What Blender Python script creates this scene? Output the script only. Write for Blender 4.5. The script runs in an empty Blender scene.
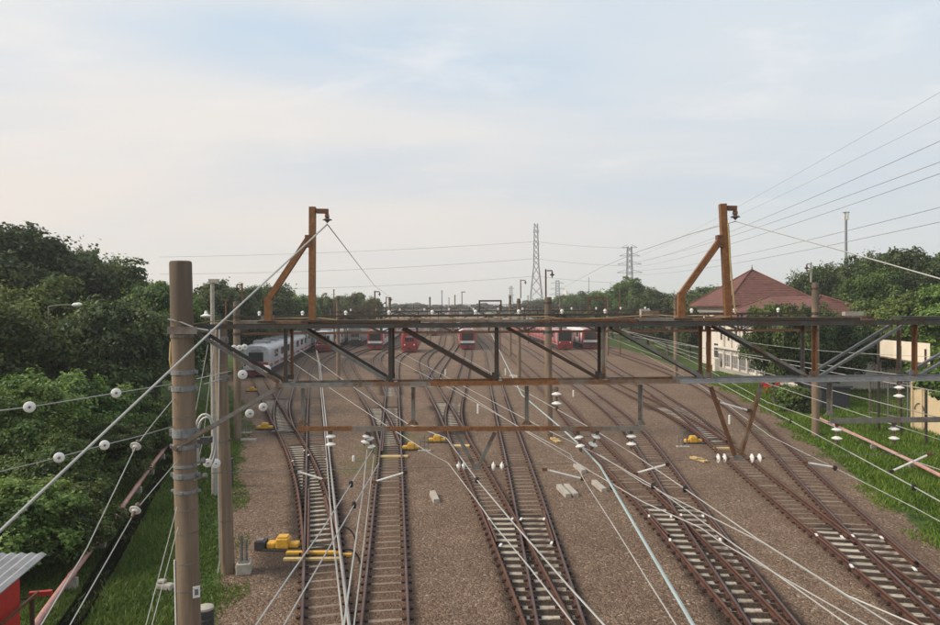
import bpy, math, random
import numpy as np
from mathutils import Vector, Matrix, kdtree

random.seed(7)
RNG = np.random.default_rng(7)
SC = bpy.context.scene
COL = SC.collection
R = math.radians

# ------------------------------------------------------------------ camera
FPX, UW, VH = 720.0, 940.0, 625.0        # focal length in photo pixels, photo size
EYE = Vector((0.0, 0.0, 7.85))
PITCH, ROLL = math.atan(6.5 / FPX), R(0.37)
_f = Vector((0, math.cos(PITCH), -math.sin(PITCH)))
_r0, _u0 = Vector((1, 0, 0)), Vector((0, math.sin(PITCH), math.cos(PITCH)))
CR = (_r0 * math.cos(ROLL) - _u0 * math.sin(ROLL)).normalized()
CU = (_u0 * math.cos(ROLL) + _r0 * math.sin(ROLL)).normalized()
CF = _f
cam = bpy.data.cameras.new('camera')
cam.sensor_width = 36.0
cam.lens = FPX / UW * 36.0
cam.clip_start, cam.clip_end = 0.1, 20000
cam_o = bpy.data.objects.new('camera', cam)
COL.objects.link(cam_o)
M3 = Matrix((CR, CU, -CF)).transposed()
cam_o.matrix_world = Matrix.Translation(EYE) @ M3.to_4x4()
SC.camera = cam_o

# ------------------------------------------------------------------ sky
SUN_EL, SUN_AZ = R(36), R(-100)           # azimuth from +Y, negative towards the left
sun_dir = Vector((math.sin(SUN_AZ) * math.cos(SUN_EL), math.cos(SUN_AZ) * math.cos(SUN_EL), math.sin(SUN_EL)))
W = bpy.data.worlds.new('World')
SC.world = W
W.use_nodes = True
nt = W.node_tree
for n in list(nt.nodes):
    nt.nodes.remove(n)
def wn(t, **k):
    n = nt.nodes.new(t)
    for a, v in k.items():
        setattr(n, a, v)
    return n
wl = nt.links.new
out = wn('ShaderNodeOutputWorld')
bg = wn('ShaderNodeBackground')
bg.inputs['Strength'].default_value = 0.10
sky = wn('ShaderNodeTexSky', sky_type='NISHITA', sun_disc=False)
sky.sun_elevation, sky.sun_rotation = SUN_EL, SUN_AZ
sky.air_density, sky.dust_density, sky.ozone_density, sky.altitude = 1.0, 2.5, 1.5, 10
geo = wn('ShaderNodeTexCoord')
sep = wn('ShaderNodeSeparateXYZ')
wl(geo.outputs['Generated'], sep.inputs[0])
def wmath(op, a, b=None, clamp=False):
    m = wn('ShaderNodeMath', operation=op, use_clamp=clamp)
    for i, x in enumerate((a, b)):
        if x is None:
            continue
        if isinstance(x, (int, float)):
            m.inputs[i].default_value = x
        else:
            wl(x, m.inputs[i])
    return m.outputs[0]
def wmix(f, a, b):
    m = wn('ShaderNodeMix', data_type='RGBA')
    for s, x in ((0, f), (6, a), (7, b)):
        if isinstance(x, (int, float)):
            m.inputs[s].default_value = x
        elif isinstance(x, tuple):
            m.inputs[s].default_value = (*x, 1)
        else:
            wl(x, m.inputs[s])
    return m.outputs[2]
# cloud layer on a plane high above the ground
zc = wmath('MAXIMUM', sep.outputs[2], 0.0)
den = wmath('ADD', zc, 0.16)
cx = wmath('DIVIDE', sep.outputs[0], den)
cy = wmath('DIVIDE', sep.outputs[1], den)
cv = wn('ShaderNodeCombineXYZ')
wl(cx, cv.inputs[0]); wl(cy, cv.inputs[1])
def cloud(scale, detail, rough, lo, hi, sx, sy, off):
    mp = wn('ShaderNodeMapping')
    mp.inputs['Scale'].default_value = (sx, sy, 1)
    mp.inputs['Location'].default_value = (off, off * .7, 0)
    wl(cv.outputs[0], mp.inputs[0])
    nz = wn('ShaderNodeTexNoise')
    nz.inputs['Scale'].default_value = scale
    nz.inputs['Detail'].default_value = detail
    nz.inputs['Roughness'].default_value = rough
    nz.inputs['Distortion'].default_value = 0.35
    wl(mp.outputs[0], nz.inputs['Vector'])
    mr = wn('ShaderNodeMapRange', interpolation_type='SMOOTHSTEP')
    mr.inputs[1].default_value, mr.inputs[2].default_value = lo, hi
    wl(nz.outputs[0], mr.inputs[0])
    return mr.outputs[0]
veil = cloud(0.7, 4, .5, .30, .62, .55, 1.3, 31.7)        # broad thin veil
puff = cloud(2.4, 7, .62, .50, .74, .8, 1.2, 28.3)        # small broken clouds
# thick haze low in the sky
low = wn('ShaderNodeMapRange', interpolation_type='SMOOTHERSTEP')
low.inputs[1].default_value, low.inputs[2].default_value = 0.42, -0.02
wl(sep.outputs[2], low.inputs[0])
side = wn('ShaderNodeMapRange', interpolation_type='SMOOTHSTEP')   # warm towards the sun's side of the sky
dot = wn('ShaderNodeVectorMath', operation='DOT_PRODUCT')
wl(geo.outputs['Generated'], dot.inputs[0])
dot.inputs[1].default_value = (sun_dir.x, sun_dir.y, 0)
side.inputs[1].default_value, side.inputs[2].default_value = -0.62, 0.25
wl(dot.outputs['Value'], side.inputs[0])
CLOUD_W, CLOUD_C = (7.6, 7.05, 6.5), (6.0, 6.4, 6.75)
cloudc = wmix(side.outputs[0], CLOUD_C, CLOUD_W)
hazec = wmix(side.outputs[0], (5.8, 5.9, 5.95), (7.0, 6.15, 5.55))
BLUE = (4.5, 6.3, 8.0)
skyc = wmix(0.72, sky.outputs[0], BLUE)
c1 = wmix(wmath('MULTIPLY', veil, 0.8), skyc, cloudc)
puffc = wmix(side.outputs[0], (7.7, 7.8, 7.9), (7.8, 7.5, 7.2))
c2 = wmix(wmath('MULTIPLY', puff, 0.42), c1, puffc)
c3 = wmix(wmath('MULTIPLY', low.outputs[0], 0.86), c2, hazec)
wl(c3, bg.inputs[0])
wl(bg.outputs[0], out.inputs[0])

# ------------------------------------------------------------------ sun
sl = bpy.data.lights.new('sun', 'SUN')
sl.energy, sl.angle, sl.color = 3.0, R(20), (1.0, 0.89, 0.74)
so = bpy.data.objects.new('sun', sl)
COL.objects.link(so)
so.rotation_euler = (-sun_dir).to_track_quat('-Z', 'Y').to_euler()
so.location = (0, 0, 60)

SC.view_settings.view_transform = 'Standard'
SC.view_settings.look = 'None'
SC.view_settings.exposure = 0.33
SC.view_settings.gamma = 1.0
SC.view_settings.use_curve_mapping = False
SC.cycles.use_denoising = True
SC.cycles.max_bounces = 6
SC.cycles.diffuse_bounces = 3
SC.cycles.transparent_max_bounces = 6
SC.cycles.volume_bounces = 1

# ------------------------------------------------------------------ photo geometry helpers
def ray(u, v):
    return CF * FPX + CR * (u - UW / 2) + CU * (VH / 2 - v)
def P(u, v, d):
    """world point seen at photo pixel (u, v) at distance d along +Y"""
    q = ray(u, v)
    return EYE + q * (d / q.y)
def Z(u, v, z):
    """world point seen at photo pixel (u, v) on the level plane z"""
    q = ray(u, v)
    return EYE + q * ((z - EYE.z) / q.z)
def G(u, v):
    return Z(u, v, 0.0)

# ------------------------------------------------------------------ materials
MATS = {}
class MatB:
    def __init__(s, name):
        s.m = bpy.data.materials.new(name)
        s.m.use_nodes = True
        s.t = s.m.node_tree
        s.b = s.t.nodes['Principled BSDF']
        s.tc = s.t.nodes.new('ShaderNodeTexCoord')
        MATS[name] = s.m
    def n(s, t, **k):
        x = s.t.nodes.new(t)
        for a, v in k.items():
            setattr(x, a, v)
        return x
    def l(s, a, b):
        s.t.links.new(a, b)
    def noise(s, scale, detail=4, rough=.55, coord='Object', sc=(1, 1, 1), out=0):
        mp = s.n('ShaderNodeMapping')
        mp.inputs['Scale'].default_value = sc
        s.l(s.tc.outputs[coord], mp.inputs[0])
        x = s.n('ShaderNodeTexNoise')
        x.inputs['Scale'].default_value = scale
        x.inputs['Detail'].default_value = detail
        x.inputs['Roughness'].default_value = rough
        s.l(mp.outputs[0], x.inputs['Vector'])
        return x.outputs[out]
    def ramp(s, f, stops, interp='LINEAR'):
        x = s.n('ShaderNodeValToRGB')
        x.color_ramp.interpolation = interp
        e = x.color_ramp.elements
        while len(e) < len(stops):
            e.new(0.5)
        for i, (p, c) in enumerate(stops):
            e[i].position = p
            e[i].color = (*c, 1) if len(c) == 3 else c
        s.l(f, x.inputs[0])
        return x.outputs[0]
    def mix(s, f, a, b, mode='MIX'):
        x = s.n('ShaderNodeMix', data_type='RGBA', blend_type=mode)
        for k, v in ((0, f), (6, a), (7, b)):
            if isinstance(v, (int, float)):
                x.inputs[k].default_value = v
            elif isinstance(v, tuple):
                x.inputs[k].default_value = (*v, 1)
            else:
                s.l(v, x.inputs[k])
        return x.outputs[2]
    def math(s, op, a, b=None, clamp=False):
        x = s.n('ShaderNodeMath', operation=op, use_clamp=clamp)
        for i, v in enumerate((a, b)):
            if v is None:
                continue
            if isinstance(v, (int, float)):
                x.inputs[i].default_value = v
            else:
                s.l(v, x.inputs[i])
        return x.outputs[0]
    def rng(s, f, a, b, c=0, d=1):
        x = s.n('ShaderNodeMapRange', interpolation_type='SMOOTHSTEP')
        for i, v in enumerate((a, b, c, d)):
            x.inputs[i + 1].default_value = v
        s.l(f, x.inputs[0])
        return x.outputs[0]
    def bump(s, h, strength=.4, dist=.02):
        x = s.n('ShaderNodeBump')
        x.inputs['Strength'].default_value = strength
        x.inputs['Distance'].default_value = dist
        s.l(h, x.inputs['Height'])
        s.l(x.outputs[0], s.b.inputs['Normal'])
    def col(s, c):
        if isinstance(c, tuple):
            s.b.inputs['Base Color'].default_value = (*c, 1)
        else:
            s.l(c, s.b.inputs['Base Color'])
        return s
    def set(s, rough=.7, metal=0., spec=None):
        s.b.inputs['Roughness'].default_value = rough
        s.b.inputs['Metallic'].default_value = metal
        if spec is not None:
            s.b.inputs['Specular IOR Level'].default_value = spec
        return s

def plain(name, c, rough=.6, metal=0., var=.25, scale=3., dirt=None, spec=None):
    """a colour with gentle mottling and optional dirt colour"""
    b = MatB(name)
    lo = tuple(x * (1 - var) for x in c)
    hi = tuple(min(1, x * (1 + var)) for x in c)
    k = b.ramp(b.noise(scale, 5, .6), [(.3, lo), (.7, hi)])
    if dirt:
        k = b.mix(b.rng(b.noise(scale * 2.3, 6, .7), .52, .72), k, dirt)
    b.col(k).set(rough, metal, spec)
    return b.m

def steel(name, base, rust, amount, scale=2.2, rough=.6):
    """painted or galvanised steel with rust breaking through"""
    b = MatB(name)
    a = b.ramp(b.noise(9, 5, .6), [(.3, tuple(x * .75 for x in base)), (.7, tuple(x * 1.2 for x in base))])
    r = b.ramp(b.noise(14, 6, .7), [(.25, tuple(x * .45 for x in rust)), (.55, rust), (.8, tuple(min(1, x * 1.5) for x in rust))])
    m = b.rng(b.noise(scale, 6, .65), 1 - amount - .08, 1 - amount + .08)
    b.col(b.mix(m, a, r)).set(rough, .15)
    b.bump(b.noise(40, 3, .6), .25, .004)
    return b.m

RUST = (.150, .066, .030)
steel('galv', (.185, .175, .158), (.135, .080, .048), .44)
steel('galv_dark', (.058, .054, .048), (.060, .038, .024), .45)
steel('galv_blue', (.225, .230, .230), (.16, .12, .08), .30)
steel('rust', (.130, .066, .034), RUST, .62)
steel('rust_bright', (.165, .080, .036), (.225, .098, .036), .6)
steel('rust_grey', (.205, .185, .158), (.175, .088, .042), .5, .9)
steel('rust_dark', (.050, .036, .026), (.070, .036, .020), .5)
plain('wire', (.40, .395, .375), .5, .2, .15, 2)
plain('wire_dark', (.16, .15, .15), .5, .2, .15, 2)
plain('wire_blue', (.33, .41, .41), .5, .1, .12, 2)
plain('powerline', (.36, .37, .39), .6, .1, .1, 2)
plain('porcelain', (.78, .76, .72), .18, 0, .05, 8, (.5, .44, .36))
plain('cap_iron', (.13, .085, .06), .6, .2)
plain('black_clip', (.012, .012, .013), .5)
plain('rope', (.33, .25, .12), .8, 0, .25, 8)
plain('white_paint', (.72, .71, .67), .6, 0, .1, 8, (.45, .40, .34))
plain('yellow_paint', (.62, .34, .035), .5, 0, .15, 5, (.32, .19, .06))
plain('yellow_pale', (.50, .36, .15), .6, 0, .2, 6, (.35, .26, .14))
plain('dark_box', (.035, .036, .038), .6, 0, .3, 6, (.09, .08, .07))
plain('concrete_old', (.36, .33, .28), .85, 0, .2, 6, (.22, .19, .15))
plain('pink_pipe', (.46, .24, .21), .5, 0, .2, 3, (.30, .13, .10))
plain('red_paint', (.52, .035, .03), .5, 0, .2, 3)
plain('ditch', (.010, .011, .007), 1., spec=0.)  # near-black without gloss, stands in for shade along the hedge line
plain('bark', (.10, .075, .05), .9, 0, .3, 8)

# cast concrete pole, with vertical weather streaks and a darker top
b = MatB('pole')
n1 = b.noise(1.6, 6, .6, sc=(4, 4, .35))
c0 = b.ramp(n1, [(.25, (.115, .080, .054)), (.5, (.195, .138, .092)), (.75, (.265, .195, .135))])
c0 = b.mix(b.rng(b.noise(6, 6, .7), .55, .75, 0, .6), c0, (.135, .108, .084))
sx = b.n('ShaderNodeSeparateXYZ'); b.l(b.tc.outputs['Generated'], sx.inputs[0])
c0 = b.mix(b.rng(sx.outputs[2], .80, .90, 0, .55), c0, (.062, .050, .040))   # darker towards the top
b.col(c0).set(.85)
b.bump(b.noise(30, 5, .6), .3, .01)

# rails
b = MatB('rail_side')
b.col(b.ramp(b.noise(3, 5, .6), [(.3, (.042, .017, .011)), (.6, (.078, .030, .018)), (.8, (.125, .052, .028))])).set(.75)
b = MatB('rail_head')
b.col(b.ramp(b.noise(1.2, 4, .6, sc=(1, .3, 1)), [(.3, (.085, .045, .037)), (.55, (.130, .082, .074)), (.8, (.20, .15, .14))])).set(.42, .5)
b = MatB('rail_head_rusty')
b.col(b.ramp(b.noise(1.5, 4, .6), [(.3, (.080, .030, .017)), (.7, (.155, .064, .030))])).set(.6, .15)
plain('clip_rust', (.045, .022, .016), .8)

# sleepers: object-random tone so that neighbours differ
def sleeper_mat(name, a, c):
    b = MatB(name)
    oi = b.n('ShaderNodeObjectInfo')
    t = b.mix(oi.outputs['Random'], a, c)
    k = b.mix(b.rng(b.noise(5, 6, .7), .40, .66), t, (.15, .105, .075))
    b.col(k).set(.85)
    b.bump(b.noise(26, 4, .6), .4, .01)
sleeper_mat('sleeper', (.19, .14, .10), (.29, .228, .17))
sleeper_mat('sleeper_turnout', (.33, .285, .22), (.52, .46, .37))

# ground: ballast / grass / stains from point attributes made from the layout of the yard
b = MatB('ground')
def attr(nm):
    x = b.n('ShaderNodeAttribute'); x.attribute_name = nm
    return x.outputs['Fac']
vor = b.n('ShaderNodeTexVoronoi', feature='F1'); vor.inputs['Scale'].default_value = 15
b.l(b.tc.outputs['Object'], vor.inputs['Vector'])
vor2 = b.n('ShaderNodeTexVoronoi', feature='F1'); vor2.inputs['Scale'].default_value = 31
b.l(b.tc.outputs['Object'], vor2.inputs['Vector'])
sv = b.n('ShaderNodeSeparateColor'); b.l(vor.outputs['Color'], sv.inputs[0])
sv2 = b.n('ShaderNodeSeparateColor'); b.l(vor2.outputs['Color'], sv2.inputs[0])
stone = b.ramp(sv.outputs[0], [(0., (0.082, 0.050, 0.034)), (.35, (0.179, 0.117, 0.079)), (.7, (0.242, 0.167, 0.116)), (.93, (0.330, 0.248, 0.181)), (1., (0.485, 0.396, 0.311))])
stone2 = b.ramp(sv2.outputs[1], [(0., (0.097, 0.059, 0.040)), (.5, (0.204, 0.133, 0.089)), (1., (0.320, 0.230, 0.164))])
st = b.mix(.42, stone, stone2)
big = b.ramp(b.noise(.16, 5, .6), [(.3, (.84, .80, .78)), (.5, (1, 1, 1)), (.72, (1.12, 1.10, 1.08))])
st = b.mix(1., st, big, 'MULTIPLY')
mid = b.ramp(b.noise(1.3, 4, .6), [(.3, (.86, .84, .83)), (.7, (1.10, 1.09, 1.08))])
st = b.mix(1., st, mid, 'MULTIPLY')
vp = b.n('ShaderNodeTexVoronoi', feature='F1'); vp.inputs['Scale'].default_value = 2.6
b.l(b.tc.outputs['Object'], vp.inputs['Vector'])
svp = b.n('ShaderNodeSeparateColor'); b.l(vp.outputs['Color'], svp.inputs[0])
peb = b.math('MULTIPLY', b.math('LESS_THAN', vp.outputs['Distance'], .115), b.math('GREATER_THAN', svp.outputs[0], .72))
st = b.mix(peb, st, (.42, .36, .29))
# rust dust along rails, oil at points, moss
wob = b.noise(.8, 5, .65)
rl = b.math('ADD', attr('railside'), b.math('MULTIPLY', b.math('SUBTRACT', wob, .5), .7))
st = b.mix(b.rng(rl, .25, .95, 0, .55), st, (.12, .070, .045))
ol = b.math('ADD', attr('oil'), b.math('MULTIPLY', b.math('SUBTRACT', b.noise(1.7, 5, .7), .5), .9))
st = b.mix(b.rng(ol, .25, .75, 0, .82), st, (.042, .029, .022))
ms = b.math('ADD', attr('moss'), b.math('MULTIPLY', b.math('SUBTRACT', b.noise(2.1, 6, .7), .5), 1.0))
st = b.mix(b.rng(ms, .35, .9, 0, .5), st, (.12, .13, .035))
gr = b.ramp(b.noise(.9, 6, .65), [(.25, (.030, .055, .010)), (.5, (.060, .105, .016)), (.75, (.10, .145, .026))])
gr = b.mix(b.rng(b.noise(.35, 4, .6), .58, .74, 0, .5), gr, (.13, .095, .05))
ga = b.math('ADD', attr('grass'), b.math('MULTIPLY', b.math('SUBTRACT', b.noise(1.1, 6, .65), .5), .8))
gm = b.rng(ga, .42, .58)
b.col(b.mix(gm, st, gr)).set(.9, 0, .25)
hh = b.math('ADD', b.math('MULTIPLY', vor.outputs['Distance'], -1.0), b.math('MULTIPLY', vor2.outputs['Distance'], -.5))
b.bump(hh, 1.0, .075)

# foliage
def leafmat(name, dark, mid_, light, trans=.25):
    b = MatB(name)
    a = b.n('ShaderNodeAttribute'); a.attribute_name = 'tint'
    oi = b.n('ShaderNodeObjectInfo')
    k = b.ramp(a.outputs['Fac'], [(0., dark), (.5, mid_), (1., light)])
    sh = b.math('ADD', b.math('MULTIPLY', oi.outputs['Random'], .5), .75)
    hsv = b.n('ShaderNodeHueSaturation')
    b.l(sh, hsv.inputs['Value'])
    b.l(b.math('ADD', b.math('MULTIPLY', oi.outputs['Random'], .03), .485), hsv.inputs['Hue'])
    b.l(k, hsv.inputs['Color'])
    b.col(hsv.outputs[0]).set(.55, 0, .35)
    tr = b.n('ShaderNodeBsdfTranslucent')
    b.l(hsv.outputs[0], tr.inputs[0])
    mx = b.n('ShaderNodeMixShader'); mx.inputs[0].default_value = trans
    b.l(b.b.outputs[0], mx.inputs[1]); b.l(tr.outputs[0], mx.inputs[2])
    b.l(mx.outputs[0], b.t.nodes['Material Output'].inputs[0])
leafmat('leaf_bright', (.020, .042, .007), (.085, .140, .023), (.225, .290, .070), .30)
leafmat('leaf_mid', (.016, .036, .007), (.066, .112, .020), (.180, .235, .055), .30)
leafmat('leaf_dark', (.012, .027, .007), (.044, .072, .017), (.115, .150, .042), .26)
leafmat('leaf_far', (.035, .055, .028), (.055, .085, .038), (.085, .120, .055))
leafmat('blade', (.048, .080, .012), (.092, .138, .022), (.165, .210, .045), .3)
leafmat('blade_bright', (.065, .115, .010), (.120, .195, .018), (.20, .285, .035), .35)

# trains and buildings
plain('train_silver', (.50, .51, .53), .4, .35, .1, 1.2, (.30, .30, .30))
plain('train_white', (.62, .61, .60), .4, 0, .08, 1, (.42, .40, .38))
plain('train_red', (.30, .022, .022), .4, 0, .12, 1.5, (.30, .04, .035))
plain('train_deepred', (.16, .022, .022), .55, 0, .2, 2)
plain('train_pink', (.36, .20, .20), .5, 0, .12, 1.4, (.32, .20, .19))
plain('train_glass', (.025, .03, .034), .08, 0, .2, 2)
plain('train_roof', (.26, .26, .27), .7, 0, .2, 2, (.15, .14, .13))
plain('train_under', (.03, .028, .027), .8, 0, .3, 3)
plain('train_grey', (.24, .235, .22), .7, 0, .2, 1, (.14, .10, .08))
plain('lamp_glass', (.75, .75, .70), .15, 0, .05, 6)
b = MatB('wall_cream')
k = b.ramp(b.noise(.8, 5, .6, sc=(1, 1, .35)), [(.3, (.56, .51, .45)), (.7, (.70, .65, .58))])
k = b.mix(b.rng(b.noise(2.2, 6, .7, sc=(2, 2, .25)), .55, .8, 0, .55), k, (.33, .29, .24))
b.col(k).set(.85)
plain('wall_yellow', (.66, .52, .33), .85, 0, .1, .8, (.52, .40, .26))
plain('board_cream', (.74, .65, .52), .7, 0, .08, .9, (.60, .50, .38))
b = MatB('roof_tile')
k = b.ramp(b.noise(1.1, 6, .65), [(.25, (.070, .024, .018)), (.5, (.120, .044, .033)), (.8, (.175, .075, .055))])
b.col(k).set(.8)
plain('window_dark', (.06, .065, .07), .15, 0, .3, 1)
plain('window_grey', (.14, .14, .14), .5, 0, .3, 2)
plain('tower_steel', (.20, .21, .23), .7, .1, .1, 1)
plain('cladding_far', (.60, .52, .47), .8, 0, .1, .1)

# ------------------------------------------------------------------ mesh helpers
class MB:
    """collects shapes (world coordinates) into one mesh"""
    def __init__(s):
        s.v, s.f, s.m = [], [], []
    def add(s, vs, fs, mi=0):
        o = len(s.v)
        s.v.extend(Vector(p) for p in vs)
        for f in fs:
            s.f.append([i + o for i in f]); s.m.append(mi)
        return s
    def box(s, c, size, rz=0., mi=0, ax=None):
        hx, hy, hz = (a / 2 for a in size)
        c = Vector(c)
        if ax is None:
            ax = (Vector((math.cos(rz), math.sin(rz), 0)), Vector((-math.sin(rz), math.cos(rz), 0)), Vector((0, 0, 1)))
        vs = [c + ax[0] * (hx * a) + ax[1] * (hy * b_) + ax[2] * (hz * d) for d in (-1, 1) for a, b_ in ((-1, -1), (1, -1), (1, 1), (-1, 1))]
        return s.add(vs, [(3, 2, 1, 0), (4, 5, 6, 7), (0, 1, 5, 4), (1, 2, 6, 5), (2, 3, 7, 6), (3, 0, 4, 7)], mi)
    def bar(s, p, q, w, h, up=(0, 0, 1), mi=0):
        """straight bar of section w (sideways) x h (along up)"""
        p, q, up = Vector(p), Vector(q), Vector(up)
        d = (q - p).normalized()
        if abs(d.dot(up)) > .98:
            up = Vector((0, 1, 0))
        sd = d.cross(up).normalized()
        u2 = sd.cross(d).normalized()
        return s.box((p + q) / 2, ((q - p).length, w, h), mi=mi, ax=(d, sd, u2))
    def angle(s, p, q, w, t=.012, up=(0, 0, 1), flip=1, mi=0):
        """an L-section steel angle from p to q with legs of width w"""
        p, q, up = Vector(p), Vector(q), Vector(up)
        d = (q - p).normalized()
        if abs(d.dot(up)) > .98:
            up = Vector((0, 1, 0))
        sd = d.cross(up).normalized()
        u2 = sd.cross(d).normalized()
        prof = [(0, 0), (w, 0), (w, t), (t, t), (t, w), (0, w)]
        prof = [((a - w / 2) * flip, b_ - w / 2) for a, b_ in prof]
        vs = [e + sd * a + u2 * b_ for e in (p, q) for a, b_ in prof]
        fs = [(i, (i + 1) % 6, 6 + (i + 1) % 6, 6 + i) for i in range(6)]
        fs += [(0, 1, 2, 3), (0, 3, 4, 5), (9, 8, 7, 6), (11, 10, 9, 6)]
        return s.add(vs, fs, mi)
    def tube(s, pts, r, n=6, mi=0, cap=True):
        pts = [Vector(p) for p in pts]
        rs = r if isinstance(r, (list, tuple)) else [r] * len(pts)
        rings, prev = [], None
        for i, p in enumerate(pts):
            a = pts[max(i - 1, 0)]; c = pts[min(i + 1, len(pts) - 1)]
            d = (c - a).normalized()
            if prev is None:
                ref = Vector((0, 0, 1)) if abs(d.z) < .9 else Vector((1, 0, 0))
                e1 = d.cross(ref).normalized()
            else:
                e1 = (prev - d * prev.dot(d)).normalized()
            prev = e1
            e2 = d.cross(e1)
            rings.append([p + (e1 * math.cos(2 * math.pi * k / n) + e2 * math.sin(2 * math.pi * k / n)) * rs[i] for k in range(n)])
        vs = [x for g in rings for x in g]
        fs = [(i * n + k, i * n + (k + 1) % n, (i + 1) * n + (k + 1) % n, (i + 1) * n + k) for i in range(len(pts) - 1) for k in range(n)]
        if cap:
            fs += [tuple(range(n - 1, -1, -1)), tuple((len(pts) - 1) * n + k for k in range(n))]
        return s.add(vs, fs, mi)
    def lathe(s, p, axis, prof, n=14, mi=0):
        """prof = [(distance along axis, radius)]"""
        p, d = Vector(p), Vector(axis).normalized()
        ref = Vector((0, 0, 1)) if abs(d.z) < .9 else Vector((1, 0, 0))
        e1 = d.cross(ref).normalized(); e2 = d.cross(e1)
        vs = [p + d * t + (e1 * math.cos(2 * math.pi * k / n) + e2 * math.sin(2 * math.pi * k / n)) * r for t, r in prof for k in range(n)]
        m = len(prof)
        fs = [(i * n + k, i * n + (k + 1) % n, (i + 1) * n + (k + 1) % n, (i + 1) * n + k) for i in range(m - 1) for k in range(n)]
        fs += [tuple(range(n - 1, -1, -1)), tuple((m - 1) * n + k for k in range(n))]
        return s.add(vs, fs, mi)
    def prism(s, poly, axis, mi=0):
        """closed outline (world points) pushed along axis"""
        n = len(poly); a = Vector(axis)
        vs = [Vector(p) for p in poly] + [Vector(p) + a for p in poly]
        fs = [tuple(range(n - 1, -1, -1)), tuple(range(n, 2 * n))] + [(i, (i + 1) % n, n + (i + 1) % n, n + i) for i in range(n)]
        return s.add(vs, fs, mi)
    def mesh(s, name, mats, off=Vector((0, 0, 0)), smooth=False):
        me = bpy.data.meshes.new(name)
        me.from_pydata([tuple(p - off) for p in s.v], [], s.f)
        for m in (mats if isinstance(mats, (list, tuple)) else [mats]):
            me.materials.append(MATS[m])
        if len(set(s.m)) > 1 or (s.m and s.m[0]):
            me.polygons.foreach_set('material_index', s.m)
        if smooth:
            me.polygons.foreach_set('use_smooth', [True] * len(me.polygons))
            try:
                me.set_sharp_from_angle(angle=R(40))
            except Exception:
                pass
        me.validate(); me.update()
        import bmesh
        bm = bmesh.new(); bm.from_mesh(me)
        bmesh.ops.recalc_face_normals(bm, faces=bm.faces[:])
        bm.to_mesh(me); bm.free()
        return me

def worigin(o):
    p = Vector((0, 0, 0))
    while o is not None:
        p += o.location
        o = o.parent
    return p
def tag(o, label=None, cat=None, group=None, kind=None):
    if label: o['label'] = label
    if cat: o['category'] = cat
    if group: o['group'] = group
    if kind: o['kind'] = kind
    return o
def thing(name, label, cat, loc=(0, 0, 0), group=None):
    o = bpy.data.objects.new(name, None)
    o.empty_display_size = .3
    COL.objects.link(o)
    o.location = loc
    return tag(o, label, cat, group)
def put(name, mb, mats, parent=None, label=None, cat=None, group=None, kind=None, smooth=False):
    """link the collected shapes as one mesh object; a top-level one gets its origin at its base"""
    if parent is None:
        xs = [p.x for p in mb.v]; ys = [p.y for p in mb.v]; zs = [p.z for p in mb.v]
        off = Vector(((min(xs) + max(xs)) / 2, (min(ys) + max(ys)) / 2, min(zs)))
    else:
        off = worigin(parent)
    o = bpy.data.objects.new(name, mb.mesh(name, mats, off, smooth))
    COL.objects.link(o)
    if parent is None:
        o.location = off
    else:
        o.parent = parent
    return tag(o, label, cat, group, kind)
def copy_tree(o, parent=None):
    c = o.copy()
    COL.objects.link(c)
    c.parent = parent
    for ch in list(o.children):
        copy_tree(ch, c)
    return c
def raw_mesh(name, verts, faces_flat, loops_per_face, mats, attrs=None, smooth=False):
    me = bpy.data.meshes.new(name)
    nv = len(verts); nf = len(faces_flat) // loops_per_face
    me.vertices.add(nv); me.vertices.foreach_set('co', np.asarray(verts, np.float32).ravel())
    me.loops.add(len(faces_flat)); me.loops.foreach_set('vertex_index', np.asarray(faces_flat, np.int32))
    me.polygons.add(nf)
    me.polygons.foreach_set('loop_start', np.arange(0, nf * loops_per_face, loops_per_face, dtype=np.int32))
    me.polygons.foreach_set('loop_total', np.full(nf, loops_per_face, np.int32))
    for m in mats:
        me.materials.append(MATS[m])
    me.update(calc_edges=True)
    for k, a in (attrs or {}).items():
        at = me.attributes.new(k, 'FLOAT', 'POINT')
        at.data.foreach_set('value', np.asarray(a, np.float32))
    if smooth:
        me.polygons.foreach_set('use_smooth', np.ones(nf, bool))
    return me
def smoothline(pts, step=.5, passes=0):
    """Catmull-Rom through points (list of Vector), resampled evenly"""
    p = [Vector(x) for x in pts]
    p = [p[0] * 2 - p[1]] + p + [p[-1] * 2 - p[-2]]
    o = []
    for i in range(1, len(p) - 2):
        a, b_, c, d = p[i - 1:i + 3]
        ta, tc = (b_ - a).length ** .5, (c - b_).length ** .5
        td = (d - c).length ** .5
        t0, t1 = 0, max(ta, 1e-4); t2 = t1 + max(tc, 1e-4); t3 = t2 + max(td, 1e-4)
        n = max(2, int((c - b_).length / step))
        for k in range(n):
            t = t1 + (t2 - t1) * k / n
            A1 = a * ((t1 - t) / (t1 - t0)) + b_ * ((t - t0) / (t1 - t0))
            A2 = b_ * ((t2 - t) / (t2 - t1)) + c * ((t - t1) / (t2 - t1))
            A3 = c * ((t3 - t) / (t3 - t2)) + d * ((t - t2) / (t3 - t2))
            B1 = A1 * ((t2 - t) / (t2 - t0)) + A2 * ((t - t0) / (t2 - t0))
            B2 = A2 * ((t3 - t) / (t3 - t1)) + A3 * ((t - t1) / (t3 - t1))
            o.append(B1 * ((t2 - t) / (t2 - t1)) + B2 * ((t - t1) / (t2 - t1)))
    o.append(p[-2])
    a = np.array([tuple(x) for x in o])
    return resample(a, step, passes)
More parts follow.
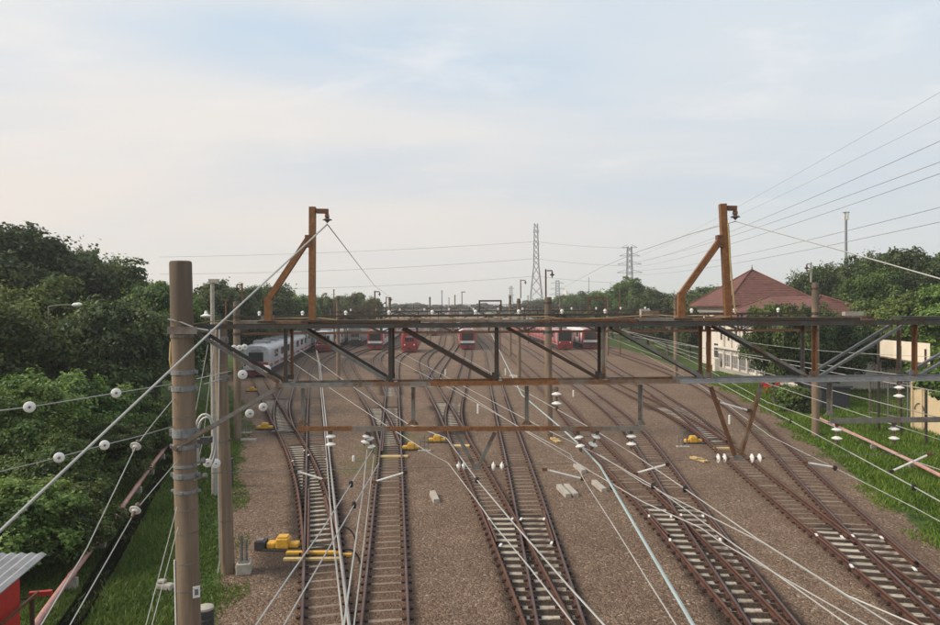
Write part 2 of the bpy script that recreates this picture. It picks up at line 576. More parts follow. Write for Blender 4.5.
def resample(a, step, passes=0):
    for _ in range(2 if passes else 1):
        L = np.concatenate([[0], np.cumsum(np.linalg.norm(np.diff(a, axis=0), axis=1))])
        s = np.arange(0, L[-1], step)
        a = np.stack([np.interp(s, L, a[:, k]) for k in range(a.shape[1])], 1)
        for _k in range(passes):
            b_ = a.copy()
            b_[1:-1] = (a[:-2] + 2 * a[1:-1] + a[2:]) / 4
            a = b_
    return a

def bev(o, w=.02, n=2):
    """soften the edges of a part"""
    m_ = o.modifiers.new('edges', 'BEVEL'); m_.width = w; m_.segments = n; m_.limit_method = 'ANGLE'
    return o

# ------------------------------------------------------------------ tracks: centre lines read off the layout, on the ground
YARD = Vector((-.025, 1, 0))
def cl(px, far=True, near=None, passes=40):
    pts = [G(u, v) for u, v in px]
    if near is not None:                      # run on towards and under the bridge
        d = (pts[0] - pts[1]); d.normalize()
        k = (pts[0].y - near) / max(-d.y, .2)
        pts = [pts[0] + d * k] + pts
    if far:
        e = pts[-1]
        pts += [e + YARD * t for t in (25, 60, 120, 220, 330)]
    return smoothline(pts, .6, passes)
TR = {}
TR['t4'] = cl([(560, 625), (534, 525), (520, 471), (508.5, 432), (497, 390), (487, 350)], near=3)
TR['t1'] = cl([(325.7, 625), (323, 560), (321.3, 525), (317.8, 457), (316, 433), (315, 391), (315, 374), (320, 364), (332, 356), (350, 349)], near=3)
TR['t2'] = cl([(385, 625), (388.2, 525), (391, 440), (392.5, 392), (394, 368), (398.5, 358), (409, 351.5)], near=3)
TR['t6'] = cl([(770.3, 625), (697.5, 525), (674, 489), (647, 449), (626, 423), (580, 387), (549, 364), (530, 351)], near=4)
TR['t8'] = cl([(963, 625), (920, 588), (885.5, 557), (856, 525), (813.5, 486), (787.5, 457), (762, 432), (740, 412.5), (699, 386), (655, 367.5), (620, 355), (596, 347)], near=9)
TR['t3'] = cl([(553, 640), (546.5, 625), (501.5, 525), (475, 471), (457, 437), (453, 424), (453, 414), (455.5, 404), (459, 390), (462.5, 378), (468, 351)])
TR['t5'] = cl([(772, 640), (758.7, 625), (669.5, 525), (635.5, 489), (600.5, 452), (577, 424), (540, 383), (508, 353)])
TR['t7'] = cl([(957, 640), (938, 624), (873, 571), (814, 525), (770, 489), (741, 464), (714, 439), (690, 424), (661, 408.5), (620, 389), (602, 378.5), (563, 352)])
TR['t1b'] = cl([(323, 562), (319, 525), (313.5, 494), (306, 473), (298, 452), (284.5, 430), (272.5, 407), (266, 395), (257, 378)], far=False)
TR['t1c'] = cl([(285.5, 432), (281.5, 420), (281, 409), (285.5, 395), (291, 380), (296, 369), (305, 357.5), (323, 349.5)])
TR['t2b'] = cl([(390.8, 448), (384, 428), (379.5, 416), (363.5, 393), (349, 370), (348.5, 361), (358, 353.5), (375, 348)])
TR['t2c'] = cl([(392.3, 397), (387, 384), (380, 372), (376, 363), (378, 357), (386, 351.5), (397, 347.5)])
TR['t3b'] = cl([(456, 434), (452, 425), (443, 408), (433, 391), (427, 379), (422.5, 366), (423.5, 360), (429, 354), (440, 347.5)])
TR['t3d'] = cl([(431.5, 388), (434, 377), (440, 367), (447, 357.5), (456, 345)])
TR['t7b'] = cl([(719, 443), (692, 418), (667, 402), (648, 389), (608, 365.5), (590, 352)])
# the straight line's frame for the first train (bends away to the left)
p_, q_ = Vector(TR['t1b'][-1]), Vector((-.115, 1, 0))
TR['t1b'] = resample(np.concatenate([TR['t1b'], [tuple(p_ + q_ * t) for t in (10, 40, 100, 200)]]), .6, 12)

TLAB = {
 't1': 'leftmost railway track in the foreground, beside the yellow point machine and grass',
 't2': 'single straight railway track second from the left at the bottom edge',
 't3': 'middle-left railway track that merges with its right neighbour at the bottom',
 't4': 'central straight railway track running past the gantry to the far yard',
 't5': 'railway track right of centre, left one of the pair crossing at the bottom',
 't6': 'railway track right of centre, right one of the pair crossing at the bottom',
 't7': 'railway track near the right edge merging with the outermost track',
 't8': 'outermost right railway track beside the bright grass verge',
 't1b': 'branch track curving left from the leftmost track to the silver train',
 't1c': 'short curved branch track leading to the white train on the left',
 't2b': 'branch track curving left from the second track towards the red-fronted train',
 't2c': 'distant branch track beside the red round-nosed train',
 't3b': 'branch track leaving left at the yellow points in the middle distance',
 't3d': 'far connecting track slanting right between the middle distance points',
 't7b': 'branch track leading to the rightmost red train',
}
PRIM = ['t4', 't1', 't2', 't6', 't8', 't3', 't5', 't7', 't1b', 't1c', 't2b', 't2c', 't3b', 't3d', 't7b']
KD = {}
for k in PRIM:
    t = kdtree.KDTree(len(TR[k]))
    for i, p in enumerate(TR[k]):
        t.insert(Vector(p), i)
    t.balance()
    KD[k] = t
def tang(a):
    d = np.gradient(a, axis=0)
    return d / np.linalg.norm(d, axis=1)[:, None]

GAUGE = 1.067
RPROF = [(-.062, 0), (.062, 0), (.062, .014), (.013, .032), (.013, .105), (.036, .116), (.036, .155), (-.036, .155), (-.036, .116), (-.013, .105), (-.013, .032), (-.062, .014)]
def rail_mesh(name, a, side, z0, head, off=Vector((0, 0, 0)), lo=0, hi=None, shift=GAUGE / 2 + .036):
    a = a[lo:hi]
    d = tang(a)
    nx, ny = d[:, 1], -d[:, 0]
    n = len(a)
    vs = np.zeros((n, 12, 3))
    for j, (x, z) in enumerate(RPROF):
        o = side * shift + x
        vs[:, j, 0] = a[:, 0] + nx * o - off.x
        vs[:, j, 1] = a[:, 1] + ny * o - off.y
        vs[:, j, 2] = z0 + z - off.z
    i = np.arange(n - 1)[:, None]; j = np.arange(12)[None, :]
    q = np.stack([i * 12 + j, (i + 1) * 12 + j, (i + 1) * 12 + (j + 1) % 12, i * 12 + (j + 1) % 12], -1).reshape(-1)
    me = raw_mesh(name, vs.reshape(-1, 3), q, 4, ['rail_side', head])
    mi = np.tile(np.array([0] * 6 + [1] + [0] * 5, np.int32), n - 1)
    me.polygons.foreach_set('material_index', mi)
    return me

def sleeper_proto():
    m = MB()
    xs = (-1., -.68, -.45, .45, .68, 1.); zs = (-.06, -.03, .012, .012, -.03, -.06)
    for i in range(5):
        x0, x1, z0, z1 = xs[i], xs[i + 1], zs[i], zs[i + 1]
        w = .085
        m.add([(x0, -w, -.1), (x1, -w, -.1), (x1, w, -.1), (x0, w, -.1), (x0, -w + .012, z0), (x1, -w + .012, z1), (x1, w - .012, z1), (x0, w - .012, z0)],
              [(4, 5, 6, 7), (0, 1, 5, 4), (2, 3, 7, 6)])
    for sx_ in (-1, 1):
        for o in (-.105, .105):
            m.box((sx_ * .57 + o, 0, .03), (.085, .13, .05), mi=1)
    return m.mesh('sleeper', ['sleeper', 'clip_rust'])
SLP = sleeper_proto()
m = MB(); w = .125
m.add([(-.5, -w, -.1), (.5, -w, -.1), (.5, w, -.1), (-.5, w, -.1), (-.497, -w + .015, .05), (.497, -w + .015, .05), (.497, w - .015, .05), (-.497, w - .015, .05)],
      [(4, 5, 6, 7), (0, 1, 5, 4), (1, 2, 6, 5), (2, 3, 7, 6), (3, 0, 4, 7)])
SLT = m.mesh('sleeper', ['sleeper_turnout'])
m = MB()
for s_ in (-1, 1):
    m.box((s_ * .115, 0, .068), (.09, .15, .05))
m.box((0, 0, .052), (.30, .16, .012))
CLP = m.mesh('base_plate', ['clip_rust'])

OIL = []
TOBJ = {}
PLATES = {k: MB() for k in PRIM}
for ti, k in enumerate(PRIM):
    a = TR[k]
    d = tang(a)
    start = Vector((a[0][0], a[0][1], 0))
    root = thing('railway_track', TLAB[k], 'railway track', start, 'railway tracks of the yard')
    TOBJ[k] = root
    z0 = .006 + .0021 * ti
    for s_ in (-1, 1):
        o = bpy.data.objects.new('rail', rail_mesh('rail', a, s_, z0, 'rail_head_rusty' if k in ('t3', 't5', 't7', 't1b') else 'rail_head', start))
        COL.objects.link(o); o.parent = root
    far = MB()
    farn = 0
    for i in range(0, len(a)):
        p = Vector(a[i]); y = p.y
        if y < 9 or y > 150:
            continue
        cover, ck, skip = [], [], False
        for k2 in PRIM:
            if k2 == k:
                continue
            q, j, dist = KD[k2].find(p)
            if {k, k2} == {'t1', 't2'}:
                continue
            if dist < 1.28 and 0 < j < len(TR[k2]) - 1:
                if PRIM.index(k2) < ti:
                    skip = True; break
                cover.append(q); ck.append(k2)
        if skip:
            continue
        ang = math.atan2(d[i][1], d[i][0]) - math.pi / 2
        nrm = Vector((d[i][1], -d[i][0], 0))
        if cover:
            offs = [0.] + [(q - p).dot(nrm) for q in cover]
            lo_, hi_ = min(offs) - .60, max(offs) + .60
            c = p + nrm * ((lo_ + hi_) / 2)
            if y < 60:
                for o_, trk in zip(offs, [k] + ck):
                    for s_ in (-1, 1):
                        w0 = p + nrm * (o_ + s_ * (GAUGE / 2 + .036))
                        PLATES[k].box(w0 + Vector((0, 0, .028)), (.30, .20, .022), ang)
                        for q_ in (-.1, .1):
                            PLATES[k].box(w0 + nrm * q_ + Vector((0, 0, .05)), (.075, .13, .05), ang)
            if max(abs(o_) for o_ in offs) > .08:
                OIL.append((c.x, c.y))
            if y < 75:
                o = bpy.data.objects.new('sleeper', SLT)
                COL.objects.link(o); o.parent = root
                o.location = (c - start) + Vector((0, 0, .002 * (ti % 3) - .03))
                o.rotation_euler = (0, 0, ang + random.uniform(-.008, .008))
                o.scale = (hi_ - lo_ + random.uniform(-.12, .1), random.uniform(.9, 1.08), 1)
            else:
                far.box(c + Vector((0, 0, -.03)), (hi_ - lo_, .24, .1), ang); farn += 1
        elif y < 62:
            o = bpy.data.objects.new('sleeper', SLP)
            COL.objects.link(o); o.parent = root
            o.location = (p - start) + Vector((0, 0, random.uniform(-.014, .004)))
            o.rotation_euler = (0, 0, ang + random.uniform(-.01, .01))
            o.scale = (1, random.uniform(.6, 1.15), 1)
        else:
            far.box(p + Vector((0, 0, -.035)), (1.25, .2, .1), ang); farn += 1
    if PLATES[k].v:
        put('base_plates', PLATES[k], 'clip_rust', root, kind='stuff')
    if farn:
        put('far_sleepers', far, 'sleeper', root, kind='stuff')

# ------------------------------------------------------------------ the ground sheet
LB = [G(*p) for p in ((205, 640), (214, 625), (221, 590), (225, 560), (230, 500), (238, 460), (243, 432))] + [Vector((-19, 60, 0)), Vector((-27.5, 80, 0)), Vector((-34, 130, 0)), Vector((-48, 300, 0)), Vector((-60, 500, 0))]
RB = [G(*p) for p in ((1010, 605), (940, 548), (900, 512), (830, 457), (770, 411), (735, 393), (690, 372), (640, 353))] + [Vector((27, 160, 0)), Vector((30, 300, 0)), Vector((20, 500, 0))]
LB = [Vector((LB[0].x, -20, 0))] + LB
RB = [Vector((RB[0].x, -20, 0))] + RB
def xl(y): return np.interp(y, [p.y for p in LB], [p.x for p in LB])
def xr(y): return np.interp(y, [p.y for p in RB], [p.x for p in RB])
def axis(fine0, fine1, st, lim0, lim1):
    a = list(np.arange(fine0, fine1, st))
    s_, x = st, fine1
    while x < lim1:
        a.append(x); s_ *= 1.25; x += s_
    a.append(lim1)
    s_, x, h = st, fine0 - st, []
    while x > lim0:
        h.append(x); s_ *= 1.25; x -= s_
    h.append(lim0)
    return np.array(h[::-1] + a)
gx = axis(-26, 36, .33, -2400, 2400)
gy = axis(8, 100, .36, -60, 3200)
X, Y = np.meshgrid(gx, gy)
xs, ys = X.ravel(), Y.ravel()
rs = np.zeros(len(xs)); oil = np.zeros(len(xs))
kt = kdtree.KDTree(sum(len(TR[k]) for k in PRIM)); n_ = 0
for k in PRIM:
    for p in TR[k]:
        kt.insert(Vector((p[0], p[1], 0)), n_); n_ += 1
kt.balance()
ko = kdtree.KDTree(len(OIL))
for i, p in enumerate(OIL):
    ko.insert(Vector((p[0], p[1], 0)), i)
ko.balance()
for i in np.nonzero((xs > -60) & (xs < 60) & (ys > 0) & (ys < 420))[0]:
    q = Vector((xs[i], ys[i], 0))
    dd = kt.find(q)[2]
    rs[i] = max(0, 1 - max(0, dd - .45) / 1.0)
    oil[i] = max(0, 1 - max(0, ko.find(q)[2] - .65) / .9)
for u, v in ((300, 556), (288, 430), (392, 447), (452, 436), (706, 436), (660, 408), (385, 410), (425, 372), (444, 408)):
    g = G(u, v); dd = np.hypot(xs - g.x, (ys - g.y) * .6)
    oil = np.maximum(oil, np.clip(1.3 - dd / 1.6, 0, 1))
moss = np.zeros(len(xs))
for u, v, r_ in ((368, 462, 1.6), (352, 470, 1.2), (404, 437, 1.6), (372, 448, 1.3), (430, 440, 1.2), (758, 431, 1.2), (398, 530, .35), (336, 380, 2.)):
    g = G(u, v); dd = np.hypot(xs - g.x, (ys - g.y) * .7)
    moss = np.maximum(moss, np.clip(1 - dd / (1.6 * r_), 0, 1))
ge = np.maximum(xl(ys) - xs, xs - xr(ys))
grass = np.clip(.5 + ge / 1.6, 0, 1)
zz = np.where(ge > 1, .03 * np.sin(xs * 1.3) * np.cos(ys * .9) + .05 * np.clip((ge - 1) / 4, 0, 1), 0)
# ballast heaped very slightly between the tracks
zz = zz + .018 * np.clip((1 - rs) * (ge < 0), 0, 1) * np.sin(xs * 2.1 + np.sin(ys * .7)) * np.sin(ys * 1.3 + xs)
i = np.arange(len(gy) - 1)[:, None]; j = np.arange(len(gx) - 1)[None, :]; nx_ = len(gx)
q = np.stack([i * nx_ + j, i * nx_ + j + 1, (i + 1) * nx_ + j + 1, (i + 1) * nx_ + j], -1).reshape(-1)
me = raw_mesh('ground', np.stack([xs, ys, zz], 1), q, 4, ['ground'], {'railside': rs, 'oil': oil, 'grass': grass, 'moss': moss}, True)
go = bpy.data.objects.new('ground', me)
COL.objects.link(go); tag(go, kind='structure')

# grass blades on both verges
SHADOW_LINE = [G(u, v) for u, v in ((45, 660), (72, 625), (105, 572), (140, 512), (160, 478), (178, 440))]  # course of the black strip painted for shade
def blades(name, label, n, xf, yr, hgt, seed, power=1.6, mat='blade'):
    g = np.random.default_rng(seed)
    yy = yr[0] + (yr[1] - yr[0]) * g.random(n) ** power
    xx = xf(yy, g)
    ed = np.maximum(xl(yy) - xx, xx - xr(yy))
    nz = np.sin(xx * 1.7 + 2 * np.sin(yy * .8)) * .5 + np.sin(yy * 1.1 + 1.5 * np.sin(xx * 1.3)) * .5
    keep = ed + .7 * nz + g.normal(0, .25, n) > -.1
    xd = np.interp(yy, [p.y for p in SHADOW_LINE], [p.x for p in SHADOW_LINE])
    keep &= (np.abs(xx - xd) > .16 + .10 * np.sin(yy * 2.3)) | (yy > SHADOW_LINE[-1].y)
    xx, yy, nz, ed = xx[keep], yy[keep], nz[keep], ed[keep]
    n = len(xx)
    h = hgt * (.5 + g.random(n)) * (1 + .35 * nz) * np.clip(.5 + ed * .6, .4, 1.2)
    th = g.random(n) * 6.283; wd = .016 + .02 * g.random(n)
    wd = wd * np.clip(yy / 22, 1, 2.6)
    lean = g.normal(0, .45, (n, 2)) * h[:, None]
    v = np.zeros((n, 3, 3))
    v[:, 0] = np.stack([xx - np.cos(th) * wd, yy - np.sin(th) * wd, np.zeros(n)], 1)
    v[:, 1] = np.stack([xx + np.cos(th) * wd, yy + np.sin(th) * wd, np.zeros(n)], 1)
    v[:, 2] = np.stack([xx + lean[:, 0], yy + lean[:, 1], h], 1)
    tint = np.clip(.45 + .22 * nz + g.normal(0, .2, n), 0, 1)
    me = raw_mesh(name, v.reshape(-1, 3), np.arange(n * 3), 3, [mat], {'tint': np.repeat(tint, 3)})
    o = bpy.data.objects.new(name, me); COL.objects.link(o)
    tag(o, label, 'grass', kind='stuff')
blades('grass', 'dark green grass strip between the ballast and the hedge at left', 150000, lambda y, g: xl(y) + .8 - 9.5 * g.random(len(y)), (13, 60), .11, 3)
blades('grass', 'bright green grass verge right of the outermost track', 170000, lambda y, g: xr(y) - .8 + 17 * g.random(len(y)), (13, 78), .20, 4, 1.2, 'blade_bright')

# ------------------------------------------------------------------ concrete poles
def pole(label, base, top, r0, r1, bands=(), group='concrete overhead line poles', extra=None):
    base, top = Vector(base), Vector(top)
    t = thing('concrete_pole', label, 'pole', base, group)
    m = MB(); n = 10
    ax = top - base; L = ax.length
    prof = [(-.6, r0)] + [(L * i / n, r0 + (r1 - r0) * i / n) for i in range(n)] + [(L - .05, r1), (L - .015, r1 * .96), (L, r1 * .84)]
    m.lathe(base, ax, prof, 24)
    put('shaft', m, 'pole', t, smooth=True)
    for s_, h, mat, gr in bands:            # clamp bands round the shaft
        m = MB()
        r = r0 + (r1 - r0) * s_ / L + gr
        m.lathe(base + ax.normalized() * (s_ - h / 2), ax, [(0, r - .02), (0, r), (h, r), (h, r - .02)], 24)
        if h > .05:
            for sg in (-1, 1):
                c = base + ax.normalized() * s_ + Vector((sg * (r + .02), 0, 0))
                m.box(c, (.06, .05, h * .8))
                m.lathe(c - Vector((0, .06, 0)), (0, 1, 0), [(0, .014), (.12, .014)], 6)
            m.box(base + ax.normalized() * s_ + Vector((.0, -r - .012, 0)), (.05, .03, h * .8))
        put('band', m, mat, t)
    return t

D1, D1B = 12.8, 13.3
def along(pole_base, pole_top, v):       # height along a pole for photo row v
    return (P(187, v, 12.8).z - pole_base.z)
pb = P(192.5, 800, D1); pb.z = 0
pt = P(180.5, 261, D1)
def hz(v): return P(187, v, D1).z
bands = [(hz(v), h, m_, g_) for v, h, m_, g_ in (
    (336, .05, 'galv', .012), (372, .075, 'galv_blue', .014), (388, .085, 'galv_blue', .014), (416, .018, 'galv', .006), (432, .16, 'galv_blue', .016), (446, .08, 'galv_blue', .014),
    (465, .05, 'galv_blue', .012), (474.5, .09, 'galv_blue', .014), (490.5, .055, 'galv_blue', .012), (508, .016, 'galv', .006), (531, .016, 'galv', .006), (561, .016, 'galv', .006), (588, .02, 'galv', .006))]
POLE1 = pole('tall thick concrete pole in the left foreground carrying the near gantry', pb, pt, .205, .192, bands)
m = MB()
m.tube([P(174.5, 560, D1 - .12), P(176, 625, D1 - .12), P(177, 720, D1 - .12)], .016, 6)
put('conduit', m, 'white_paint', POLE1)
m = MB(); c = P(196.5, 592, D1 - .19)
m.box(c, (.12, .012, .20), rz=.55); put('number_plate', m, 'white_paint', POLE1)
m = MB(); m.box(c + Vector((.004, -.01, 0)), (.06, .004, .10), rz=.55); put('plate_mark', m, 'wire_dark', POLE1)
m = MB()
m.tube([P(171, 342, D1 - .1), P(170, 360, D1 - .12), P(172, 372, D1 - .1)], .02, 6); put('strap', m, 'yellow_pale', POLE1)

q_ = P(1443, 800, D1)
pole('concrete pole carrying the right end of the near gantry', (q_.x, D1, 0), (q_.x, D1, 8.6), .205, .192, [(7.4, .085, 'galv_blue', .014), (6.4, .085, 'galv_blue', .014)])
p2b = G(228, 572); d2 = p2b.y
pole('second concrete pole beside the left track, behind the thick foreground pole', p2b, P(219.5, 322, d2), .20, .175,
     [(P(222, v, d2).z, h, 'galv', .012) for v, h in ((340, .22), (378, .16), (416, .05), (440, .06), (365, .02), (470, .015), (520, .015))])
m = MB(); m.tube([P(219.5, 324, d2 - .2), P(218, 470, d2 - .22), P(220, 560, d2 - .22), P(218, 573, d2 - .3)], .02, 6)
put('cable_conduit', m, 'wire', None, 'thin pale conduit running down the second left pole to the grass', 'conduit')

# ------------------------------------------------------------------ near gantry: a box truss between two faces
D1A = D1 - .02
span = thing('overhead_gantry', 'large rusty steel truss gantry spanning all tracks in the foreground', 'gantry', P(187, 325, D1))
NODES = [285, 390, 497, 604, 709, 815, 915, 1022, 1128, 1235, 1340]
def topv(u): return 327.3 - .0065 * (u - 172)
def botv(u): return 385.5 - .0105 * (u - 277)
def Qz(u, v, d):
    """front-face photo point moved straight back to depth d"""
    p = P(u, v, D1); return Vector((p.x, d, p.z))
def part(nm, fn, mat, parent=span, **k):
    m = MB(); fn(m); return put(nm, m, mat, parent, **k)
for d, nm in ((D1, 'galv_dark'), (D1B, 'rust_dark')):
    part('top_chord', lambda m: m.angle(Qz(166, topv(166), d), Qz(1450, topv(1450), d), .078, .014, flip=1 if d == D1 else -1), nm)
    segs = ((275, 362), (362, 430), (430, 560), (560, 680), (680, 1450))
    for (a, c), mt in zip(segs, ('galv', 'rust_grey', 'rust_bright', 'rust_grey', 'galv_blue')):
        part('bottom_chord', lambda m: m.angle(Qz(a + .2, botv(a), d), Qz(c - .2, botv(c), d), .074, .012, flip=1 if d == D1 else -1), mt)
    for i, u in enumerate(NODES):
        mt = ['galv_dark', 'galv_dark', 'galv_dark', 'rust_grey', 'rust', 'rust', 'rust', 'galv'][i % 8]
        if d == D1B:
            mt = ['rust', 'rust_dark', 'galv_dark', 'galv_dark', 'rust_grey', 'galv', 'rust_grey', 'rust'][i % 8]
        part('post', lambda m: m.angle(Qz(u, topv(u) + 2.5, d + (.016 if d == D1 else -.016)), Qz(u, botv(u) - 2.9, d + (.016 if d == D1 else -.016)), .068 if d == D1 else .056, .010, up=(0, -1, 0)), mt)
    dg = [(190, 278), (302, 388), (402, 493), (508, 600), (614, 705), (720, 810)]
    for a, c in dg:
        part('diagonal', lambda m: m.angle(Qz(a, topv(a) + 3, d + (.06 if d == D1 else -.06)), Qz(c, botv(c) - 3, d + (.06 if d == D1 else -.06)), .058, .010, up=(0, -1, 0), flip=-1), ('galv' if a in (190, 302) else 'rust_dark' if a in (402, 508) else 'galv') if d == D1 else 'galv_dark')
    for a, c in ((906, 822), (1012, 922), (1118, 1030), (1225, 1136), (1330, 1243), (1436, 1348)):
        part('diagonal', lambda m: m.angle(Qz(a, topv(a) + 3, d + (.06 if d == D1 else -.06)), Qz(c, botv(c) - 3, d + (.06 if d == D1 else -.06)), .062, .010, up=(0, -1, 0), flip=-1), 'galv_blue')
    part('knee_brace', lambda m: m.angle(Qz(276, 388.5, d + (.08 if d == D1 else -.2)), Qz(177, 447, d - (.24 if d == D1 else .17)), .072, .012, up=(0, -1, 0)), 'rust_grey')
    for u in NODES[:-1]:
        part('gusset', lambda m: m.box(Qz(u - 1, botv(u) - 6, d + (.036 if d == D1 else -.036)), (.12, .010, .085)), 'galv_dark' if u < 700 else 'galv')
for u in np.arange(200, 1430, 53):               # cross struts tying both faces together on top and below
    part('cross_strut', lambda m: m.bar(Qz(u, topv(u) + .5, D1 + .05), Qz(u + 3, topv(u) + .5, D1B - .05), .05, .03), 'rust_dark')
for u in NODES[:-1]:
    part('cross_strut', lambda m: m.bar(Qz(u + 4, botv(u), D1 + .055), Qz(u + 4, botv(u), D1B - .055), .06, .05), 'galv')
for a, c in ((236, 308), (308, 420), (420, 552), (552, 640), (640, 735), (735, 865), (905, 1000)):   # walk boards / tray left lying on the top
    part('tray', lambda m: m.box((Qz(a, topv(a) - 4.2, D1 + .28) + Qz(c - 1, topv(c) - 4.2, D1 + .28)) / 2, ((c - a - 1.2) * D1 / FPX, .34, .055), ax=(CR.normalized(), CR.cross(Vector((0, 0, 1))) * -1, Vector((0, 0, 1)))), ['rust_grey', 'rust_dark', 'rust_grey', 'rust', 'rust_grey', 'rust_dark', 'galv_dark'][[236, 308, 420, 552, 640, 735, 905].index(a)])
part('end_plate', lambda m: m.box(Qz(187, 330, D1 - .215), (.52, .012, .13)), 'galv')
part('end_plate', lambda m: m.box(Qz(187, 330, D1 + .43), (.52, .012, .13)), 'galv')
# lower rail hung under the bottom chord, left and right
def hung(us, v, ends, kind):
    for u in us:
        part('hanger', lambda m: m.angle(Qz(u, botv(u) + 3.5, D1 + .05), Qz(u, v - 3.5, D1 + .05), .072, .012, up=(0, -1, 0)), 'galv')
        part('hanger_foot', lambda m: m.prism([Qz(u - 6, v - 3.4, D1 + .03), Qz(u + 6, v - 3.4, D1 + .03), Qz(u + 2, v - 8, D1 + .03), Qz(u - 2, v - 8, D1 + .03)], (0, .012, 0)), 'rust_grey')
hung((302, 413, 527, 641), 428.5, None, 0)
for (a, c), mt in zip(((297, 352), (352, 391), (391, 560), (560, 643)), ('rust_bright', 'rust_grey', 'rust_bright', 'rust_grey')):
    part('lower_rail', lambda m: m.angle(Qz(a + .15, 428.5, D1), Qz(c - .15, 428.2, D1), .085, .014, flip=-1), mt)
hung((831, 1005), 419, None, 0)
part('lower_rail', lambda m: m.angle(Qz(829, 420.5, D1), Qz(1030, 418, D1), .095, .014, flip=-1), 'galv')
# hanging V frames that steady the registration wires
for tops, apex, mats in ((((456, 432), (495, 432)), (476.5, 465), ('galv', 'galv')), (((712, 386), (763, 384)), (739, 456), ('rust', 'rust_grey'))):
    for (tu, tv), mt, k in zip(tops, mats, (-3, 3)):
        part('v_strut', lambda m: m.angle(Qz(tu, tv + 1, D1 + .07), Qz(apex[0] + k, apex[1], D1 + .07), .065, .01, up=(0, 1, 0)), mt)
    part('v_plate', lambda m: m.box(Qz(apex[0], apex[1] + 2.5, D1 + .055), (.17, .018, .075)), 'galv')
# small blocks standing on the top chord
for u, w_, h_, mt in ((655, 18, 6, 'rust_grey'), (650, 9, 8, 'concrete_old'), (863, 19, 4, 'concrete_old'), (262, 12, 4, 'rust_grey'), (685, 8, 6, 'rust_grey')):
    part('timber_block', lambda m: m.box(Qz(u, topv(u) - 4 - h_ / 2 - 3, D1 + .32 + .012 * (u % 7)), (w_ * D1 / FPX, .12, h_ * D1 / FPX)), mt)

# rusty goose-neck masts standing on the gantry
def mast(label, pts, foot, joint, sleeve, drop, w=.112):
    t = thing('feeder_mast', label, 'mast', Qz(pts[0][0], pts[0][1], 13.05), 'rusty goose-neck masts on the gantry')
    d = 13.05
    (u0, v0), (u1, v1), (u2, v2) = pts
    part('column', lambda m: m.bar(Qz(u0, v0, d), Qz(u1, v1 - 1, d), w, w, up=(0, 1, 0)), 'rust_bright', t)
    part('arm', lambda m: m.bar(Qz(u1 + 4, v1 + 3.2, d), Qz(u2, v1 + 3.4, d), w * .8, w * .72), 'rust', t)
    part('arm_tip', lambda m: m.prism([Qz(u2 - 2.6, v1 + 6, d - .05), Qz(u2 + .2, v1 + 6, d - .05), Qz(u2 + .8, v1 + 9.5, d - .05), Qz(u2 - 3.2, v1 + 9.5, d - .05)], (0, .1, 0)), 'rust_bright', t)
    part('brace', lambda m: (m.bar(Qz(*foot[1], d), Qz(*joint, d), w * .95, w * .9, up=(0, 1, 0)), m.bar(Qz(*foot[0], d), Qz(foot[1][0], foot[1][1] - 2, d), w * 1.1, w * .92, up=(0, 1, 0))), 'rust_bright', t)
    part('sleeve', lambda m: m.box(Qz(*sleeve, d), (.11, w * 1.15, .22)), 'rust', t)
    part('base_plate', lambda m: m.box(Qz(u0, topv(u0) - 4.8, d), (.34, .30, .03)), 'rust_dark', t)
    part('base_plate', lambda m: m.box(Qz(foot[0][0], topv(foot[0][0]) - 4.8, d), (.32, .30, .028)), 'rust_dark', t)
    return Qz(u2 - 1, v1 + 9, d)
TIPL = mast('left rusty goose-neck mast with slanting brace on top of the gantry', ((309, 321), (309.5, 206), (325.5, 206)), ((264.5, 321), (264, 300)), (305, 238), (305.5, 240), 0)
TIPR = mast('right rusty goose-neck mast with slanting brace beside the red-roofed building', ((733, 318), (727.5, 203), (741.5, 203)), ((685, 318), (685.5, 294)), (725, 239), (724.5, 240), 0, .115)
m = MB(); m.tube([Qz(731.5, 222, 12.97), Qz(732.5, 240, 12.96), Qz(733.5, 262, 12.96), Qz(736, 290, 12.95), Qz(738.5, 314, 12.95)], .016, 6)
put('hanging_rope', m, 'rope', None, 'yellow rope hanging down the right goose-neck mast', 'rope')
# yellow rope laid along the gantry top
pts = []
for u, dv in ((172, -4), (190, -2), (210, -4.5), (222, -5.5), (236, -3), (243, -1.6), (256, -5), (268, -6.6), (300, -7), (318, -7), (336, -4.5), (345, -1.5), (352, -3), (395, -5.5), (430, -6.2), (470, -5.8), (520, -6.2), (548, -7), (562, -4.5), (600, -5), (640, -7), (660, -8), (680, -6.4), (705, -7), (722, -5), (735, -6)):
    pts.append(Qz(u, topv(u) + dv, 13.02 + .1 * math.sin(u * .05)) + Vector((0, 0, .02)))
m = MB(); m.tube([Vector(p) for p in smoothline(pts, .12)], .010, 5)
put('rope', m, 'rope', None, 'yellow rope lying along the top of the foreground gantry', 'rope')
pts = [Qz(u, v, 12.62) for u, v in ((172, 319), (185, 322), (200, 328), (212, 330))]
m = MB(); m.tube(pts, .014, 5); put('loose_cable', m, 'wire', None, 'short pale cable drooping from the foreground pole top onto the gantry', 'cable')

